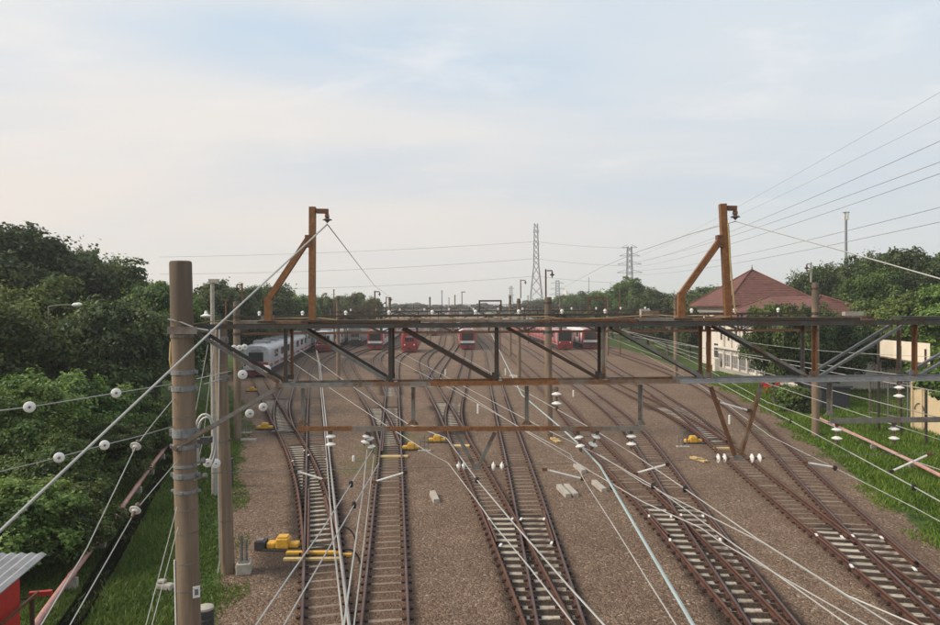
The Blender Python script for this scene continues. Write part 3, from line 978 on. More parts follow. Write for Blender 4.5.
# ------------------------------------------------------------------ insulators
plain('insulator_dark', (.10, .08, .07), .2, 0, .1, 5)  # discs coloured dark to look like backlit silhouettes against the sky
def insulator(label, p, q, r=.09, n=2, group='white disc insulators on the gantry', disc='porcelain'):
    p, q = Vector(p), Vector(q)
    t = thing('disc_insulator', label, 'insulator', p, group)
    ax = (q - p); L = ax.length; a = ax.normalized()
    m = MB(); m.lathe(p - a * .02, a, [(0, .02), (.03, .035), (.06, .035), (.07, .022), (L - .06, .022), (L - .03, .03), (L + .02, .015)], 8)
    put('rod', m, 'cap_iron', t, smooth=True)
    for k in range(n):
        c = p + a * (L * (k + .62) / (n + .35))
        m = MB(); m.lathe(c - a * .02, a, [(-.012, .03), (0, .045), (.012, r * .82), (.022, r), (.032, r), (.036, r * .8), (.026, .05), (.06, .032)], 18)
        put('disc', m, disc, t, smooth=True)
    return t
def vins(label, u, v0, v1, d=D1, du=0, **k):
    return insulator(label, Qz(u, v0, d), Qz(u + du, v1, d), **k)
vins('upright insulator under the rusty lower rail above the leftmost track', 330.5, 431.5, 450, D1 + .02)
vins('tilted left insulator of the pair under the rusty lower rail above the second track', 367, 433, 446, D1 + .02, -3, r=.075)
vins('tilted right insulator of the pair under the rusty lower rail above the second track', 369, 434, 453, D1 + .06, 3, r=.075)
vins('insulator hanging from the bottom chord left of the brown centre pole', 556.5, 388, 410, D1)
insulator('left insulator of the tilted pair under the right end of the lower rail', Qz(578, 432, D1 + .02), Qz(581, 452, D1), r=.085)
insulator('right insulator of the tilted pair under the right end of the lower rail', Qz(598, 431.5, D1 + .02), Qz(592, 451, D1 + .1), r=.085)
vins('upright insulator under the right end of the rusty lower rail', 631.5, 431.5, 449.5, D1 + .02)
vins('left insulator under the grey lower rail above the green verge', 837.5, 424, 444.5, D1 + .02)
vins('right insulator under the grey lower rail above the green verge', 894.5, 423, 445, D1 + .02)
vins('insulator hanging from the bottom chord in front of the steel gate', 899, 382, 402, D1)
for nm, u0, u1, v in (('left of the central V frame', 467, 455, 467), ('right of the central V frame', 488, 508, 467), ('left of the right V frame', 730, 715, 459), ('right of the right V frame', 748, 766, 459)):
    insulator('pair of upright white discs in line ' + nm, Qz(u0, v, D1 + .06), Qz(u1, v, D1 + .06), r=.082)
insulator('insulator under the arm of the left goose-neck mast', TIPL, TIPL - Vector((0, 0, .11)), r=.085, n=1, disc='insulator_dark')
insulator('insulator under the arm of the right goose-neck mast', TIPR, TIPR - Vector((0, 0, .11)), r=.085, n=1, disc='insulator_dark')

# strain insulators seen end-on at left
def ball(label, p, ax, r=.08):
    p, a = Vector(p), Vector(ax).normalized()
    t = thing('strain_insulator', label, 'insulator', p, 'round white strain insulators')
    m = MB(); m.lathe(p - a * .09, a, [(0, .02), (.02, .034), (.07, .036), (.075, .02), (.16, .02), (.19, .012)], 8); put('cap', m, 'cap_iron', t, smooth=True)
    m = MB(); m.lathe(p - a * .03, a, [(0, .03), (.012, r * .8), (.03, r), (.05, r), (.062, r * .85), (.07, .04)], 20); put('disc', m, 'porcelain', t, smooth=True)
AXL = Vector((.55, -1, .1))
ball('round white insulator on the upper wire at the far left', P(29.5, 407, 10.6), AXL, .082)
ball('round white insulator on the upper wire left of the foreground pole', P(116, 393, 11.6), AXL, .078)
ball('round white insulator on the lower wire at left, lower of two', P(59, 457.5, 10.6), AXL, .076)
ball('round white insulator on the lower wire at left, nearer the slanting cable', P(104.5, 445, 11.3), AXL, .076)
ball('round white insulator on the short wire between the knee brace and train', P(242.5, 374.5, 17), AXL, .11)
ball('small white insulator between the left poles and silver train', P(267, 369, 17.2), AXL, .09)
ball('white insulator left of the pair under the knee brace', P(249.5, 413.5, 14.2), AXL, .085)
ball('white insulator right of the pair under the knee brace', P(263, 407, 14.4), AXL, .085)
for i, (u, v, d) in enumerate(((234, 348, 20), (239.5, 348, 20.4), (244.5, 347, 20.8))):
    ball(('leftmost', 'middle', 'rightmost')[i] + ' of three small white insulators left of the silver train', P(u, v, d), AXL, .085)
ball('white insulator beside the clamp of the second left pole', P(215.5, 463.5, d2 - .4), AXL, .14)
ball('white insulator between the foreground pole and second left pole', P(207.5, 463, 15), AXL, .09)
insulator('saucer-shaped insulator on the steep wire left of the foreground pole', P(138, 441, 11.5), P(133, 452, 11.3), r=.085, n=1)
insulator('saucer-shaped insulator on the lower steep wire left of the foreground pole', P(138, 504, 10.6), P(132, 517, 10.4), r=.085, n=1)
# looped jumper cables between the two left poles
m = MB()
for k, (du, dv) in enumerate(((0, 0), (4, 3))):
    pts = [P(u + du * .5, v + dv, 15.2 + k * .2) for u, v in ((197, 462), (196, 448), (196, 430), (199, 418), (204, 414), (209, 416), (213, 428), (214, 444), (211, 458), (208, 463))]
    m.tube([Vector(p) for p in smoothline(pts, .08)], .03, 6)
put('jumper_loop', m, 'wire', None, 'looped grey jumper cables between the two left poles', 'cable')
m = MB(); c = P(203.5, 441, 14.4); m.box(c, (.30, .2, .09)); m.box(c + Vector((.06, 0, .06)), (.2, .16, .04)); put('junction_box', m, 'dark_box', None, 'small dark junction box under the cable loops beside the foreground pole', 'box')
# clamp gear on the lower part of the foreground pole
for v, l_ in ((479, 1.0), (464, .8)):
    m = MB()
    m.bar(Qz(196, v, D1 - .1), Qz(196 + 11 * l_, v - 5, D1 - .1), .035, .035)
    m.lathe(Qz(196 + 9 * l_, v - 4, D1 - .1), (1, 0, .3), [(0, .03), (.02, .055), (.06, .055), (.08, .03)], 10)
    put('clamp_arm', m, 'galv', POLE1)

# ------------------------------------------------------------------ wires
def wire(label, pts, r=.011, mat='wire', clips=(), group='overhead wires', sag=0., n=10):
    """polyline wire through world points"""
    pts = [Vector(p) for p in pts]
    if sag:
        a, c = pts[0], pts[-1]
        pts = [a.lerp(c, k / n) - Vector((0, 0, 4 * sag * (k / n) * (1 - k / n))) for k in range(n + 1)]
    m = MB(); m.tube(pts, r * .85, 5)
    if clips:
        t = thing('wire', label, 'wire', pts[0], group)
        put('strand', m, mat, t)
        for c in clips:
            m = MB(); m.lathe(Vector(c) - Vector((0, 0, .05)), (0, 0, 1), [(0, .012), (.01, .028), (.05, .034), (.09, .026), (.1, .01)], 8)
            put('dropper_clip', m, 'black_clip', t)
    else:
        put('wire', m, mat, None, label, 'wire', group)
def zw(label, px, z, r=.011, mat='wire', clips=(), ext=True, z1=None):
    n = len(px)
    f = lambda i: z if z1 is None else z + (z1 - z) * i / (n - 1)
    pts = [Z(u, v, f(i)) for i, (u, v) in enumerate(px)]
    if ext:
        d = (pts[-1] - pts[-2]); pts.append(pts[-1] + d * max(0, (pts[-1].y - 1.0) / max(.3, -d.y)))
    wire(label, pts, r, mat, [Z(u, v, z) for u, v in clips])
zw('pale wire running from the tilted insulators to the bottom edge, leftmost of the fan', [(373, 449), (351, 484), (322, 530), (290, 575), (256, 625)], 5.3, .0105, clips=[(351, 484)])
zw('pale wire ending between the two left tracks at the bottom, crossing the point machine', [(379, 463), (354, 505), (333, 541), (284, 625)], 5.2, .0105, clips=[(354, 505)])
zw('pale wire along the second track, inner of the steep pair', [(367, 450), (363, 492), (358, 525), (344, 625)], 5.15, .011)
zw('pale wire along the second track, right of the steep pair', [(374, 455), (370, 489), (366, 525), (354, 625)], 5.1, .009)
zw('thin pale wire over the right rail of the leftmost track', [(316, 350), (319, 366), (321, 393), (325, 436), (332, 528), (343, 625)], 5.1, .011)
zw('thick pale wire over the leftmost track', [(317, 351), (320.5, 367), (323, 393), (327.5, 436), (336.5, 525), (349, 625)], 5.0, .016)
zw('pale wire crossing the merging middle tracks, upper of the two', [(300, 350), (315.6, 360), (349, 384), (386, 409.6), (408, 424), (446.4, 438)], 5.25, .010, ext=False)
zw('pale wire from the central V frame to the bottom centre, upper of two', [(446.4, 438), (477, 480), (515, 525), (571, 589), (604, 625)], 5.15, .012, clips=[(477, 480)])
zw('pale wire from the central V frame to the bottom centre, lower of two', [(276, 352), (293, 363), (333, 390), (384, 424), (431, 454), (448, 463), (477, 501), (494, 525), (530, 568), (574, 625)], 5.05, .010)
zw('thin pale wire slanting right across the central track below the bottom chord', [(398, 351), (471, 390), (538, 425.6), (597, 454)], 5.2, .009, ext=False)
zw('thin pale wire falling to the bottom right of centre beside the stacked sleepers', [(381, 352), (400, 362), (457, 392), (514, 424), (532, 433.6), (570, 454), (585.6, 482.6), (613, 525), (650, 584), (676, 625)], 5.0, .009)
pts = [(466, 303, 75), (478, 313, 60), (490, 331, 45), (505, 362, 31), (522, 395, 22.5), (560, 427, 16.6), (584, 449, 13.6), (600, 466, 12.2)]
pts = [P(*p) for p in pts]; e = Z(693, 625, 5.05); pts.append(e); pts.append(e + (e - pts[-2]) * .9)
wire('thick bluish cable falling from the far frame to the bottom right of centre', pts, .022, 'wire_blue', [Z(612, 487, 5.05)])
zw('pale wire over the crossing pair of tracks, upper, from the tilted insulators', [(593, 452), (653, 486), (725, 538), (848, 625)], 5.2, .010, clips=[(653, 486)])
zw('pale wire over the crossing pair of tracks, lower', [(440, 378), (520, 428), (590, 471), (643, 502), (701, 528), (722, 543), (866, 625)], 5.1, .010)
zw('pale wire from the right end of the lower rail towards the bottom right corner, clipped', [(452, 351), (540, 400), (596, 431), (635, 455), (685, 489), (756, 538), (848, 596), (916, 625)], 5.25, .010, clips=[(685, 489)])
zw('pale wire ending right of the outer pair of tracks at the bottom right', [(600, 455), (643, 483), (763, 543), (892, 625)], 5.15, .010)
zw('pale wire slanting down over the green verge at right, upper', [(592, 331), (610, 338), (660, 357), (725, 386), (754, 402), (791, 421), (840, 447), (914, 487), (941, 502)], 5.2, .012, clips=[(791, 421), (914, 487)])
zw('pale wire along the edge of the green verge at right, lower', [(640, 352), (700, 385), (770, 436), (835, 468), (915, 508), (941, 522)], 4.8, .009, clips=[(835, 468)])
zw('thin pale wire over the verge at right passing above the pipe', [(655, 345), (690, 360), (767, 402), (821, 421), (860, 438), (904, 458), (941, 470)], 5.3, .009)
for k, (lab, a, c) in enumerate((('upper wire slanting across the white building towards the gate', (622, 330, 42), (941, 418, 12.9)), ('second wire slanting across the white building towards the gate', (640, 336, 42), (941, 440, 12.9)), ('third wire slanting across the white building, lowest', (590, 322, 44), (941, 392, 13.5)), ('nearly level wire behind the truss in front of the right trees', (740, 341, 35), (941, 357, 20)), ('level thin wire across the dark trees right of the building', (600, 330, 45), (941, 380, 16)))):
    wire(lab, [P(*a), P(*c)], .010, 'wire', sag=.12)
# feeder wires from the masts
tl = TIPL - Vector((0, 0, .135)); tr = TIPR - Vector((0, 0, .135))
wire('thick grey cable slanting from the left goose-neck mast to the left edge', [tl, P(212, 331, 9.6), P(110, 427, 7.6), P(0, 531, 6.1), P(-60, 588, 5.4)], .017, 'wire')
wire('thin wire from the left goose-neck mast down to the far masts', [tl, P(374, 285, 43), P(394, 300, 80), P(402, 303, 110)], .012, 'wire')
wire('wire from the right goose-neck mast to the right edge', [tr, P(836, 249, 10.8), P(941, 279, 9.2), P(1000, 296, 8.5)], .011, 'wire')
wire('wire from the right goose-neck mast back to the far poles at centre', [tr, P(690, 234, 19), P(640, 251, 28), P(600, 268, 44), P(570, 284, 75), P(556, 291, 110)], .012, 'wire')
wire('upper wire with round insulators at the left edge', [P(-30, 414, 10.2), P(30, 407, 10.6), P(116, 393, 11.6), P(172, 384, 12.7)], .011, 'wire')
wire('lower wire with round insulators at left', [P(-60, 486, 9.2), P(40, 462, 10.4), P(59, 457, 10.6), P(104, 445, 11.3), P(140, 436, 11.8), P(174, 426, 12.7)], .010, 'wire')
wire('steep wire falling from the upper saucer insulator to the bottom left', [P(176, 396, 12.7), P(152, 425, 12), P(136, 446, 11.4), P(87, 548, 9.2), P(43, 622, 7.9), P(30, 642, 7.5)], .010, 'wire')
wire('steep wire falling from the lower saucer insulator to the bottom left', [P(178, 460, 12.6), P(150, 493, 11.4), P(136, 510, 10.6), P(70, 625, 8.6), P(58, 645, 8.3)], .010, 'wire')
wire('thin guy wire beside the foreground pole, left one', [P(177, 507, 12.5), P(146, 625, 10.2), P(142, 640, 10)], .008, 'wire')
wire('thin guy wire beside the foreground pole, right one', [P(178, 527, 12.5), P(152, 625, 10.4), P(148, 640, 10.2)], .008, 'wire')
wire('level registration wire across the tracks between the V frames', [Qz(180, 475, D1 + .06), Qz(300, 471, D1 + .06), Qz(477, 467, D1 + .06), Qz(739, 459, D1 + .06), Qz(1040, 451, D1 + .06)], .007, 'wire_dark')
for k, (a, c, z_) in enumerate((((204, 384), (222, 379), 0), ((196, 379), (231, 371), 0))):
    wire(('lower' if k == 0 else 'upper') + ' short wire tying the foreground pole to the second left pole', [P(*a, 13), P(*c, d2)], .012, 'wire')
for lab, px in (('thin stay wire falling behind the foreground pole', ((208, 345), (196, 410), (190, 440))), ('thin stay wire crossing the grass behind the loops', ((216, 330), (203, 440), (185, 520)))):
    wire(lab, [P(px[0][0], px[0][1], 20), P(px[1][0], px[1][1], 20), P(px[2][0], px[2][1], 20)], .012, 'wire')
# steady arms pulling the contact wires
def arm(label, a, c):
    t = thing('steady_arm', label, 'steady arm', Qz(*a, D1 + .05), 'pale steady arms')
    part('rod', lambda m: m.tube([Qz(*a, D1 + .05), Qz(*c, D1 + .05)], .019, 6), 'white_paint', t)
    part('hook', lambda m: m.box(Qz(*a, D1 + .05), (.09, .05, .05)), 'rust', t)
    part('clamp', lambda m: m.box(Qz(*c, D1 + .05), (.07, .05, .06)), 'rust_dark', t)
arm('pale steady arm over the leftmost track', (324, 480.5), (295, 471.5))
arm('pale steady arm over the second track', (374, 482.5), (405, 473))
arm('pale steady arm left of the stacked concrete sleepers', (545, 470), (583, 479.5))
arm('pale steady arm over the crossing pair of tracks', (636, 474), (668, 465))
arm('pale steady arm beside the green verge', (806, 463), (836, 468))
arm('pale steady arm over the pink pipe at right', (931, 455), (893, 472))
arm('pale steady arm far right of the V frame over the outer track', (718, 402), (750, 411))

# ------------------------------------------------------------------ further gantries, seen through the near one
def gantry(label, y, xs_, ztop, depth, poles, dark='rust_dark', full=True):
    """truss from xs_[0] to xs_[-1] at distance y; poles = [(x, top z)]"""
    x0, x1 = xs_
    t = thing('overhead_gantry', label, 'gantry', (x0, y, 0), 'far overhead gantries')
    for d in (y, y + .6):
        part('top_chord', lambda m: m.angle((x0, d, ztop), (x1, d, ztop), .12, .02), 'rust_dark', t)
        part('bottom_chord', lambda m: m.angle((x0, d, ztop - depth), (x1, d, ztop - depth), .12, .02), 'rust' if d == y else 'rust_dark', t)
        n = max(4, int((x1 - x0) / 2.1)); st = (x1 - x0) / n
        for k in range(n):
            a = x0 + k * st
            part('post', lambda m: m.angle((a, d + .02, ztop - .06), (a, d + .02, ztop - depth + .06), .09, .014, up=(0, 1, 0)), 'galv_dark' if k % 3 else 'rust_grey', t)
            s0, s1 = (ztop - .07, ztop - depth + .07) if k % 2 else (ztop - depth + .07, ztop - .07)
            part('diagonal', lambda m: m.angle((a + .1, d + .05, s0), (a + st - .1, d + .05, s1), .08, .014, up=(0, 1, 0)), 'galv_dark', t)
    if full:
        for k in range(int((x1 - x0) / 2.6)):
            xx = x0 + 1.3 + k * 2.6
            part('post_insulator', lambda m: m.lathe((xx, y + .3, ztop + .06), (0, 0, 1), [(0, .05), (.05, .09), (.1, .06), (.14, .11), (.22, .1), (.28, .04)], 8), 'porcelain', t)
    for px_, pz, r_, lb in poles:
        pole(lb, (px_, y - .35, 0), (px_, y - .35, pz), r_ + .02, r_, [(ztop, .16, 'galv_dark', .015), (ztop - depth, .16, 'galv_dark', .015), (pz - .35, .1, 'rust_dark', .02)])
def ux(u, d): return P(u, 306, d).x
Y2 = 43.0
gantry('long rusty gantry just behind the foreground one, white insulators along its top', Y2, (ux(236, Y2), ux(814, Y2)), 7.28, 1.0,
       [(ux(238.5, Y2), 8.2, .20, 'third concrete pole in the left row, beside the silver train'),
        (ux(547.5, Y2), 8.35, .21, 'brown centre pole standing between the middle and right tracks'),
        (ux(812.5, Y2), 9.1, .20, 'concrete pole standing in the right verge before the dark trees')])
Y3 = 76.0
gantry('second far gantry, thin dark truss across the yard', Y3, (ux(338, Y3), ux(678, Y3)), 7.3, 1.0,
       [(ux(338.5, Y3), 9.0, .19, 'concrete pole in front of the white train at left'),
        (ux(518.5, Y3), 8.6, .19, 'thin concrete pole left of the brown centre pole'),
        (ux(674.5, Y3), 8.8, .2, 'concrete pole between the right trees and the red-roofed building')])
Y4 = 112.0
gantry('third far gantry, low dark line before the trains', Y4, (ux(330, Y4), ux(622, Y4)), 7.6, 1.1,
       [(ux(390, Y4), 9.3, .19, 'thin pole left of the red round-nosed train'),
        (ux(510, Y4), 9.5, .19, 'pole with a crossbar right of the central train'),
        (ux(607, Y4), 9.2, .19, 'thin pole right of the rightmost red train')], full=False)
Y5 = 165.0
gantry('fourth far gantry near the horizon', Y5, (ux(395, Y5), ux(600, Y5)), 7.9, 1.2, [(ux(430, Y5), 10, .19, 'thin far pole left of the central train'), (ux(560, Y5), 10, .19, 'thin far pole behind the left red train')], full=False)
Y6 = 235.0
gantry('farthest gantry on the horizon', Y6, (ux(400, Y6), ux(560, Y6)), 8.3, 1.4, [(ux(455, Y6), 11.5, .19, 'hair-thin pole on the horizon left of the frame')], full=False)

# rectangular frame and goose-neck masts on the far gantries
def far_mast(label, u, y, z0, z1, arm_, brace, w=.12, mat='rust'):
    x = ux(u, y)
    t = thing('feeder_mast', label, 'mast', (x, y + .3, z0), 'far goose-neck masts')
    part('column', lambda m: m.bar((x, y + .3, z0), (x, y + .3, z1), w, w, up=(0, 1, 0)), mat, t)
    part('arm', lambda m: m.bar((x + .08 * (1 if arm_ > 0 else -1), y + .3, z1 - .09), (x + arm_, y + .3, z1 - .09), w * .8, w * .8), mat, t)
    part('arm_tip', lambda m: m.lathe((x + arm_, y + .3, z1 - .12), (0, 0, -1), [(0, .04), (.15, .05), (.18, .13), (.24, .13), (.27, .04), (.4, .03)], 8), 'rust_dark', t)
    if brace:
        part('brace', lambda m: m.bar((x + brace, y + .3, z0), (x - .06, y + .3, z0 + (z1 - z0) * .62), w * .8, w * .8, up=(0, 1, 0)), mat, t)
far_mast('small braced rusty mast left of the second goose-neck in the distance', 374.5, Y2 + 25, 7.3, 9.35, .45, -1.9)
far_mast('thin goose-neck mast on top of the brown centre pole', 546.5, Y2 - .65, 8.36, 10.0, .38, 0, .09)
far_mast('thin mast on top of the verge pole before the dark trees', 813.5, Y2 - .65, 9.12, 10.3, -.25, 0, .08, 'concrete_old')
far_mast('thin mast on the pole right of the central train', 521, Y3 - .65, 8.65, 10.6, .5, 0, .1)
far_mast('thin mast behind the second left pole', 240.5, Y2 - .65, 8.22, 9.3, -.3, 0, .09)
far_mast('tiny braced mast further right of the small rusty mast', 386, Y3 + .2, 7.3, 8.9, .5, -1.7, .1)
far_mast('tiny braced mast in the middle distance left of the train', 352, Y3 + .2, 7.3, 9.3, .5, -1.7, .09)
def frame(label, u0, u1, y, z0, z1, mat):
    t = thing('portal_frame', label, 'frame', (ux(u0, y), y, z0))
    w = .16 * y / 76
    part('post', lambda m: m.bar((ux(u0, y), y, z0), (ux(u0, y), y, z1), w, w, up=(0, 1, 0)), mat, t)
    part('post', lambda m: m.bar((ux(u1, y), y, z0), (ux(u1, y), y, z1), w, w, up=(0, 1, 0)), mat, t)
    part('crossbar', lambda m: m.bar((ux(u0, y) - w * .5, y, z1 + w * .5), (ux(u1, y) + w * .5, y, z1 + w * .5), w, w), mat, t)
frame('rusty rectangular frame on the far gantry above the central train', 479.5, 501, Y3 + .3, 7.37, 8.3, 'rust_dark')
frame('rusty frame on the far gantry before the green hill', 588, 606, Y2 + .3, 7.35, 8.25, 'rust')
# tall grey post behind the second left pole
def post(label, u, vtop, y, r, arm=None, mat='galv', z0=0., name='post', cat='post'):
    x, zt = ux(u, y), P(u, vtop, y).z
    t = thing(name, label, cat, (x, y, z0))
    part('shaft', lambda m: m.lathe((x, y, z0 - .3), (0, 0, 1), [(0, r * 1.15), (zt - z0 + .3, r * .8)], 10), mat, t)
    part('head', lambda m: m.box((x + (arm or 0) / 2, y, zt), (abs(arm or 0) + r * 2.5, r * 2.2, r * 1.6)), mat, t)
    return t
post('slim grey post with a bracket head between the left poles', 212.5, 281, 30, .10, .12, 'concrete_old')
m = MB(); m.lathe(P(206, 318, 29.5), (0, 0, 1), [(0, .05), (.05, .2), (.1, .22), (.16, .08), (.3, .04)], 10); put('bell_insulator', m, 'porcelain', None, 'small bell insulator hanging beside the slim grey post at left', 'insulator')
for u, vt, y, lb in ((226, 300, 60, 'thin brown post left of the silver train in the row of poles'), (334, 290, 120, 'thin mast post between the left trees and the sky'), (442, 291, 260, 'thin post on the horizon left of the central train, taller'), (462, 292, 240, 'thin T-headed post above the central train'), (449, 298, 300, 'thin short post on the horizon'), (620, 289, 110, 'thin brown post before the green hill at right'), (528, 296, 150, 'thin dark post behind the brown centre pole'), (500, 305, 120, 'thin post right of the rectangular frame'), (589, 278, 420, 'thin antenna post above the green hill')):
    post(lb, u, vt, y, .10 if y < 200 else .2, .9 if 'T-headed' in lb else None, 'rust' if y < 200 else 'tower_steel')

# ------------------------------------------------------------------ trees
def leaf_cloud(g, centres, radii, n, leaf, droop=.25, flat=.85, inner=.12):
    """leaf-sized diamonds on and inside a set of overlapping clumps"""
    k = len(centres)
    wgt = radii ** 2; wgt = wgt / wgt.sum()
    idx = g.choice(k, n, p=wgt)
    d = g.normal(0, 1, (n, 3)); d /= np.linalg.norm(d, axis=1)[:, None]
    d[:, 2] = np.where(d[:, 2] < -.35, -d[:, 2], d[:, 2])
    rr = np.where(g.random(n) < inner, g.random(n) * .8, .82 + .30 * g.random(n) ** 1.5)
    # twig tufts: gather leaves round a few directions per clump, so the outline is ragged
    pos = centres[idx] + d * (radii[idx] * rr)[:, None] * np.array([1, 1, flat])
    tuft = np.floor(pos / (leaf * 4.5)); hsh = np.sin(tuft @ np.array([12.99, 78.23, 37.72])) * 43758.5
    hsh = hsh - np.floor(hsh)
    pos = pos + d * (radii[idx] * (hsh - .5) * .75)[:, None]
    cell = np.floor(pos / (leaf * 2.2)); h2 = np.sin(cell @ np.array([39.34, 11.13, 83.15])) * 24634.6; h2 = h2 - np.floor(h2)
    sprig = h2 > .93                       # single shoots reaching out of the crown
    pos = pos + d * (sprig * radii[idx] * (.15 + .35 * g.random(n)))[:, None] + np.array([0, 0, 1.]) * (sprig * leaf * 1.5 * g.random(n))[:, None]
    keep = g.random(n) < .35 + .9 * hsh
    pos, d, idx, hsh = pos[keep], d[keep], idx[keep], hsh[keep]
    n = len(pos)
    nrm = d + g.normal(0, .55, (n, 3)) + np.array([0, 0, .35]); nrm /= np.linalg.norm(nrm, axis=1)[:, None]
    a = np.cross(nrm, g.normal(0, 1, (n, 3))); a /= np.linalg.norm(a, axis=1)[:, None]
    a[:, 2] -= droop; a /= np.linalg.norm(a, axis=1)[:, None]
    c = np.cross(nrm, a)
    s_ = leaf * (.55 + .9 * g.random(n))
    L = (s_)[:, None]; Wd = (s_ * .36)[:, None]
    v = np.stack([pos - a * L * .5, pos + c * Wd - a * L * .05, pos + a * L * .5, pos - c * Wd - a * L * .05], 1)
    ctint = g.random(k)
    tint = np.clip(.32 + .55 * (hsh - .5) + .35 * (ctint[idx] - .5) + g.normal(0, .17, n) + .20 * d[:, 2], 0, 1)  # outer tufts and clump tops lighter: light and shade put into the leaf colour
    return v.reshape(-1, 3), np.repeat(tint, 4)
def tree_proto(name, seed, H, rad, z0, nclump, n, leaf, mat, shape='round', trunk=True, cr=(.26, .42)):
    g = np.random.default_rng(seed)
    cs, rs_ = [], []
    hz_ = (H - z0) / 2
    while len(cs) < nclump:
        p = g.uniform(-1, 1, 3)
        q = np.linalg.norm(p)
        if q > 1 or q < .35:
            continue
        if shape == 'dome' and p[2] < -.55:
            continue
        f = 1.
        if shape == 'column':
            f = .75
        r_ = g.uniform(*cr) * min(rad, hz_ * 1.3)
        k = (1 - r_ / max(rad, hz_) * .65) * g.uniform(.86, 1.12)
        cs.append((p[0] * rad * f * k, p[1] * rad * f * k, z0 + hz_ + p[2] * hz_ * k)); rs_.append(r_)
    cs, rs_ = np.array(cs), np.array(rs_)
    v, t = leaf_cloud(g, cs, rs_, n, leaf)
    me = raw_mesh(name, v, np.arange(len(v)), 4, [mat], {'tint': t})
    m = MB()
    if trunk:
        th = max(.08, H * .022)
        top = Vector((g.normal(0, .2), g.normal(0, .2), z0 + hz_ * .9))
        m.tube([(0, 0, -.3), (0, 0, .3), tuple(top * .5 + Vector((g.normal(0, .12), g.normal(0, .12), 0))), tuple(top)], [th * 1.5, th * 1.15, th * .8, th * .45], 8)
        for i in g.choice(nclump, min(nclump, 9), replace=False):
            c = Vector(cs[i]); s0 = top * (.35 + .6 * g.random())
            m.tube([s0, s0.lerp(c, .55) + Vector((0, 0, .12 * H * .3)), c], [th * .5, th * .3, th * .12], 5)
    tm = m.mesh(name + '_trunk', 'bark', smooth=True) if trunk else None
    return me, tm, H
PROTO = {
 'bush_a': tree_proto('bush_a', 11, 5.6, 3.0, .0, 34, 80000, .150, 'leaf_bright', cr=(.24, .40)),
 'bush_b': tree_proto('bush_b', 12, 4.4, 2.8, .0, 30, 72000, .140, 'leaf_mid', cr=(.24, .40)),
 'bush_c': tree_proto('bush_c', 13, 3.0, 2.3, .0, 26, 55000, .125, 'leaf_bright', cr=(.26, .42)),
 'round_a': tree_proto('round_a', 21, 9.5, 3.9, 1.2, 46, 80000, .225, 'leaf_mid'),
 'round_b': tree_proto('round_b', 22, 10., 4.4, 1.4, 48, 80000, .24, 'leaf_dark'),
 'round_c': tree_proto('round_c', 23, 8.5, 3.8, 1.0, 42, 76000, .22, 'leaf_bright'),
 'dome_a': tree_proto('dome_a', 31, 14., 6.5, 4.0, 66, 80000, .29, 'leaf_dark', 'dome', cr=(.17, .30)),
 'dome_b': tree_proto('dome_b', 32, 12., 6.0, 3.0, 58, 76000, .29, 'leaf_mid', 'dome', cr=(.2, .32)),
 'far_a': tree_proto('far_a', 41, 10., 6.5, .3, 30, 9000, .75, 'leaf_far', 'dome', cr=(.22, .36)),
 'far_b': tree_proto('far_b', 42, 9., 5.2, .3, 24, 8000, .7, 'leaf_far', cr=(.24, .38)),
 'small': tree_proto('small', 52, 5.3, 1.5, 2.7, 16, 16000, .16, 'leaf_bright', cr=(.3, .45)),
 'shrub': tree_proto('shrub', 51, 2.0, .75, .0, 14, 6000, .13, 'leaf_mid', 'column', cr=(.4, .6)),
}
def tree(kind, label, x, y, h, rz=None, wide=1., group=None, name=None, z=0.):
    me, tm, H = PROTO[kind]
    nm = name or ('bush' if kind.startswith('bush') or kind == 'shrub' else 'tree')
    t = thing(nm, label, 'bush' if nm == 'bush' else 'tree', (x, y, z), group)
    s_ = h / H
    o = bpy.data.objects.new('crown', me); COL.objects.link(o); o.parent = t
    if tm:
        o2 = bpy.data.objects.new('trunk', tm); COL.objects.link(o2); o2.parent = t
    t.scale = (s_ * wide, s_ * wide, s_)
    t.rotation_euler = (0, 0, random.uniform(0, 6.28) if rz is None else rz)
    return t
def tp(kind, label, u, vtop, d, wide=1., group=None, dz=0.):
    p = P(u, vtop, d)
    return tree(kind, label, p.x, d, p.z, None, wide, group)
GL, GR = 'trees and bushes along the left side', 'trees on the right side'
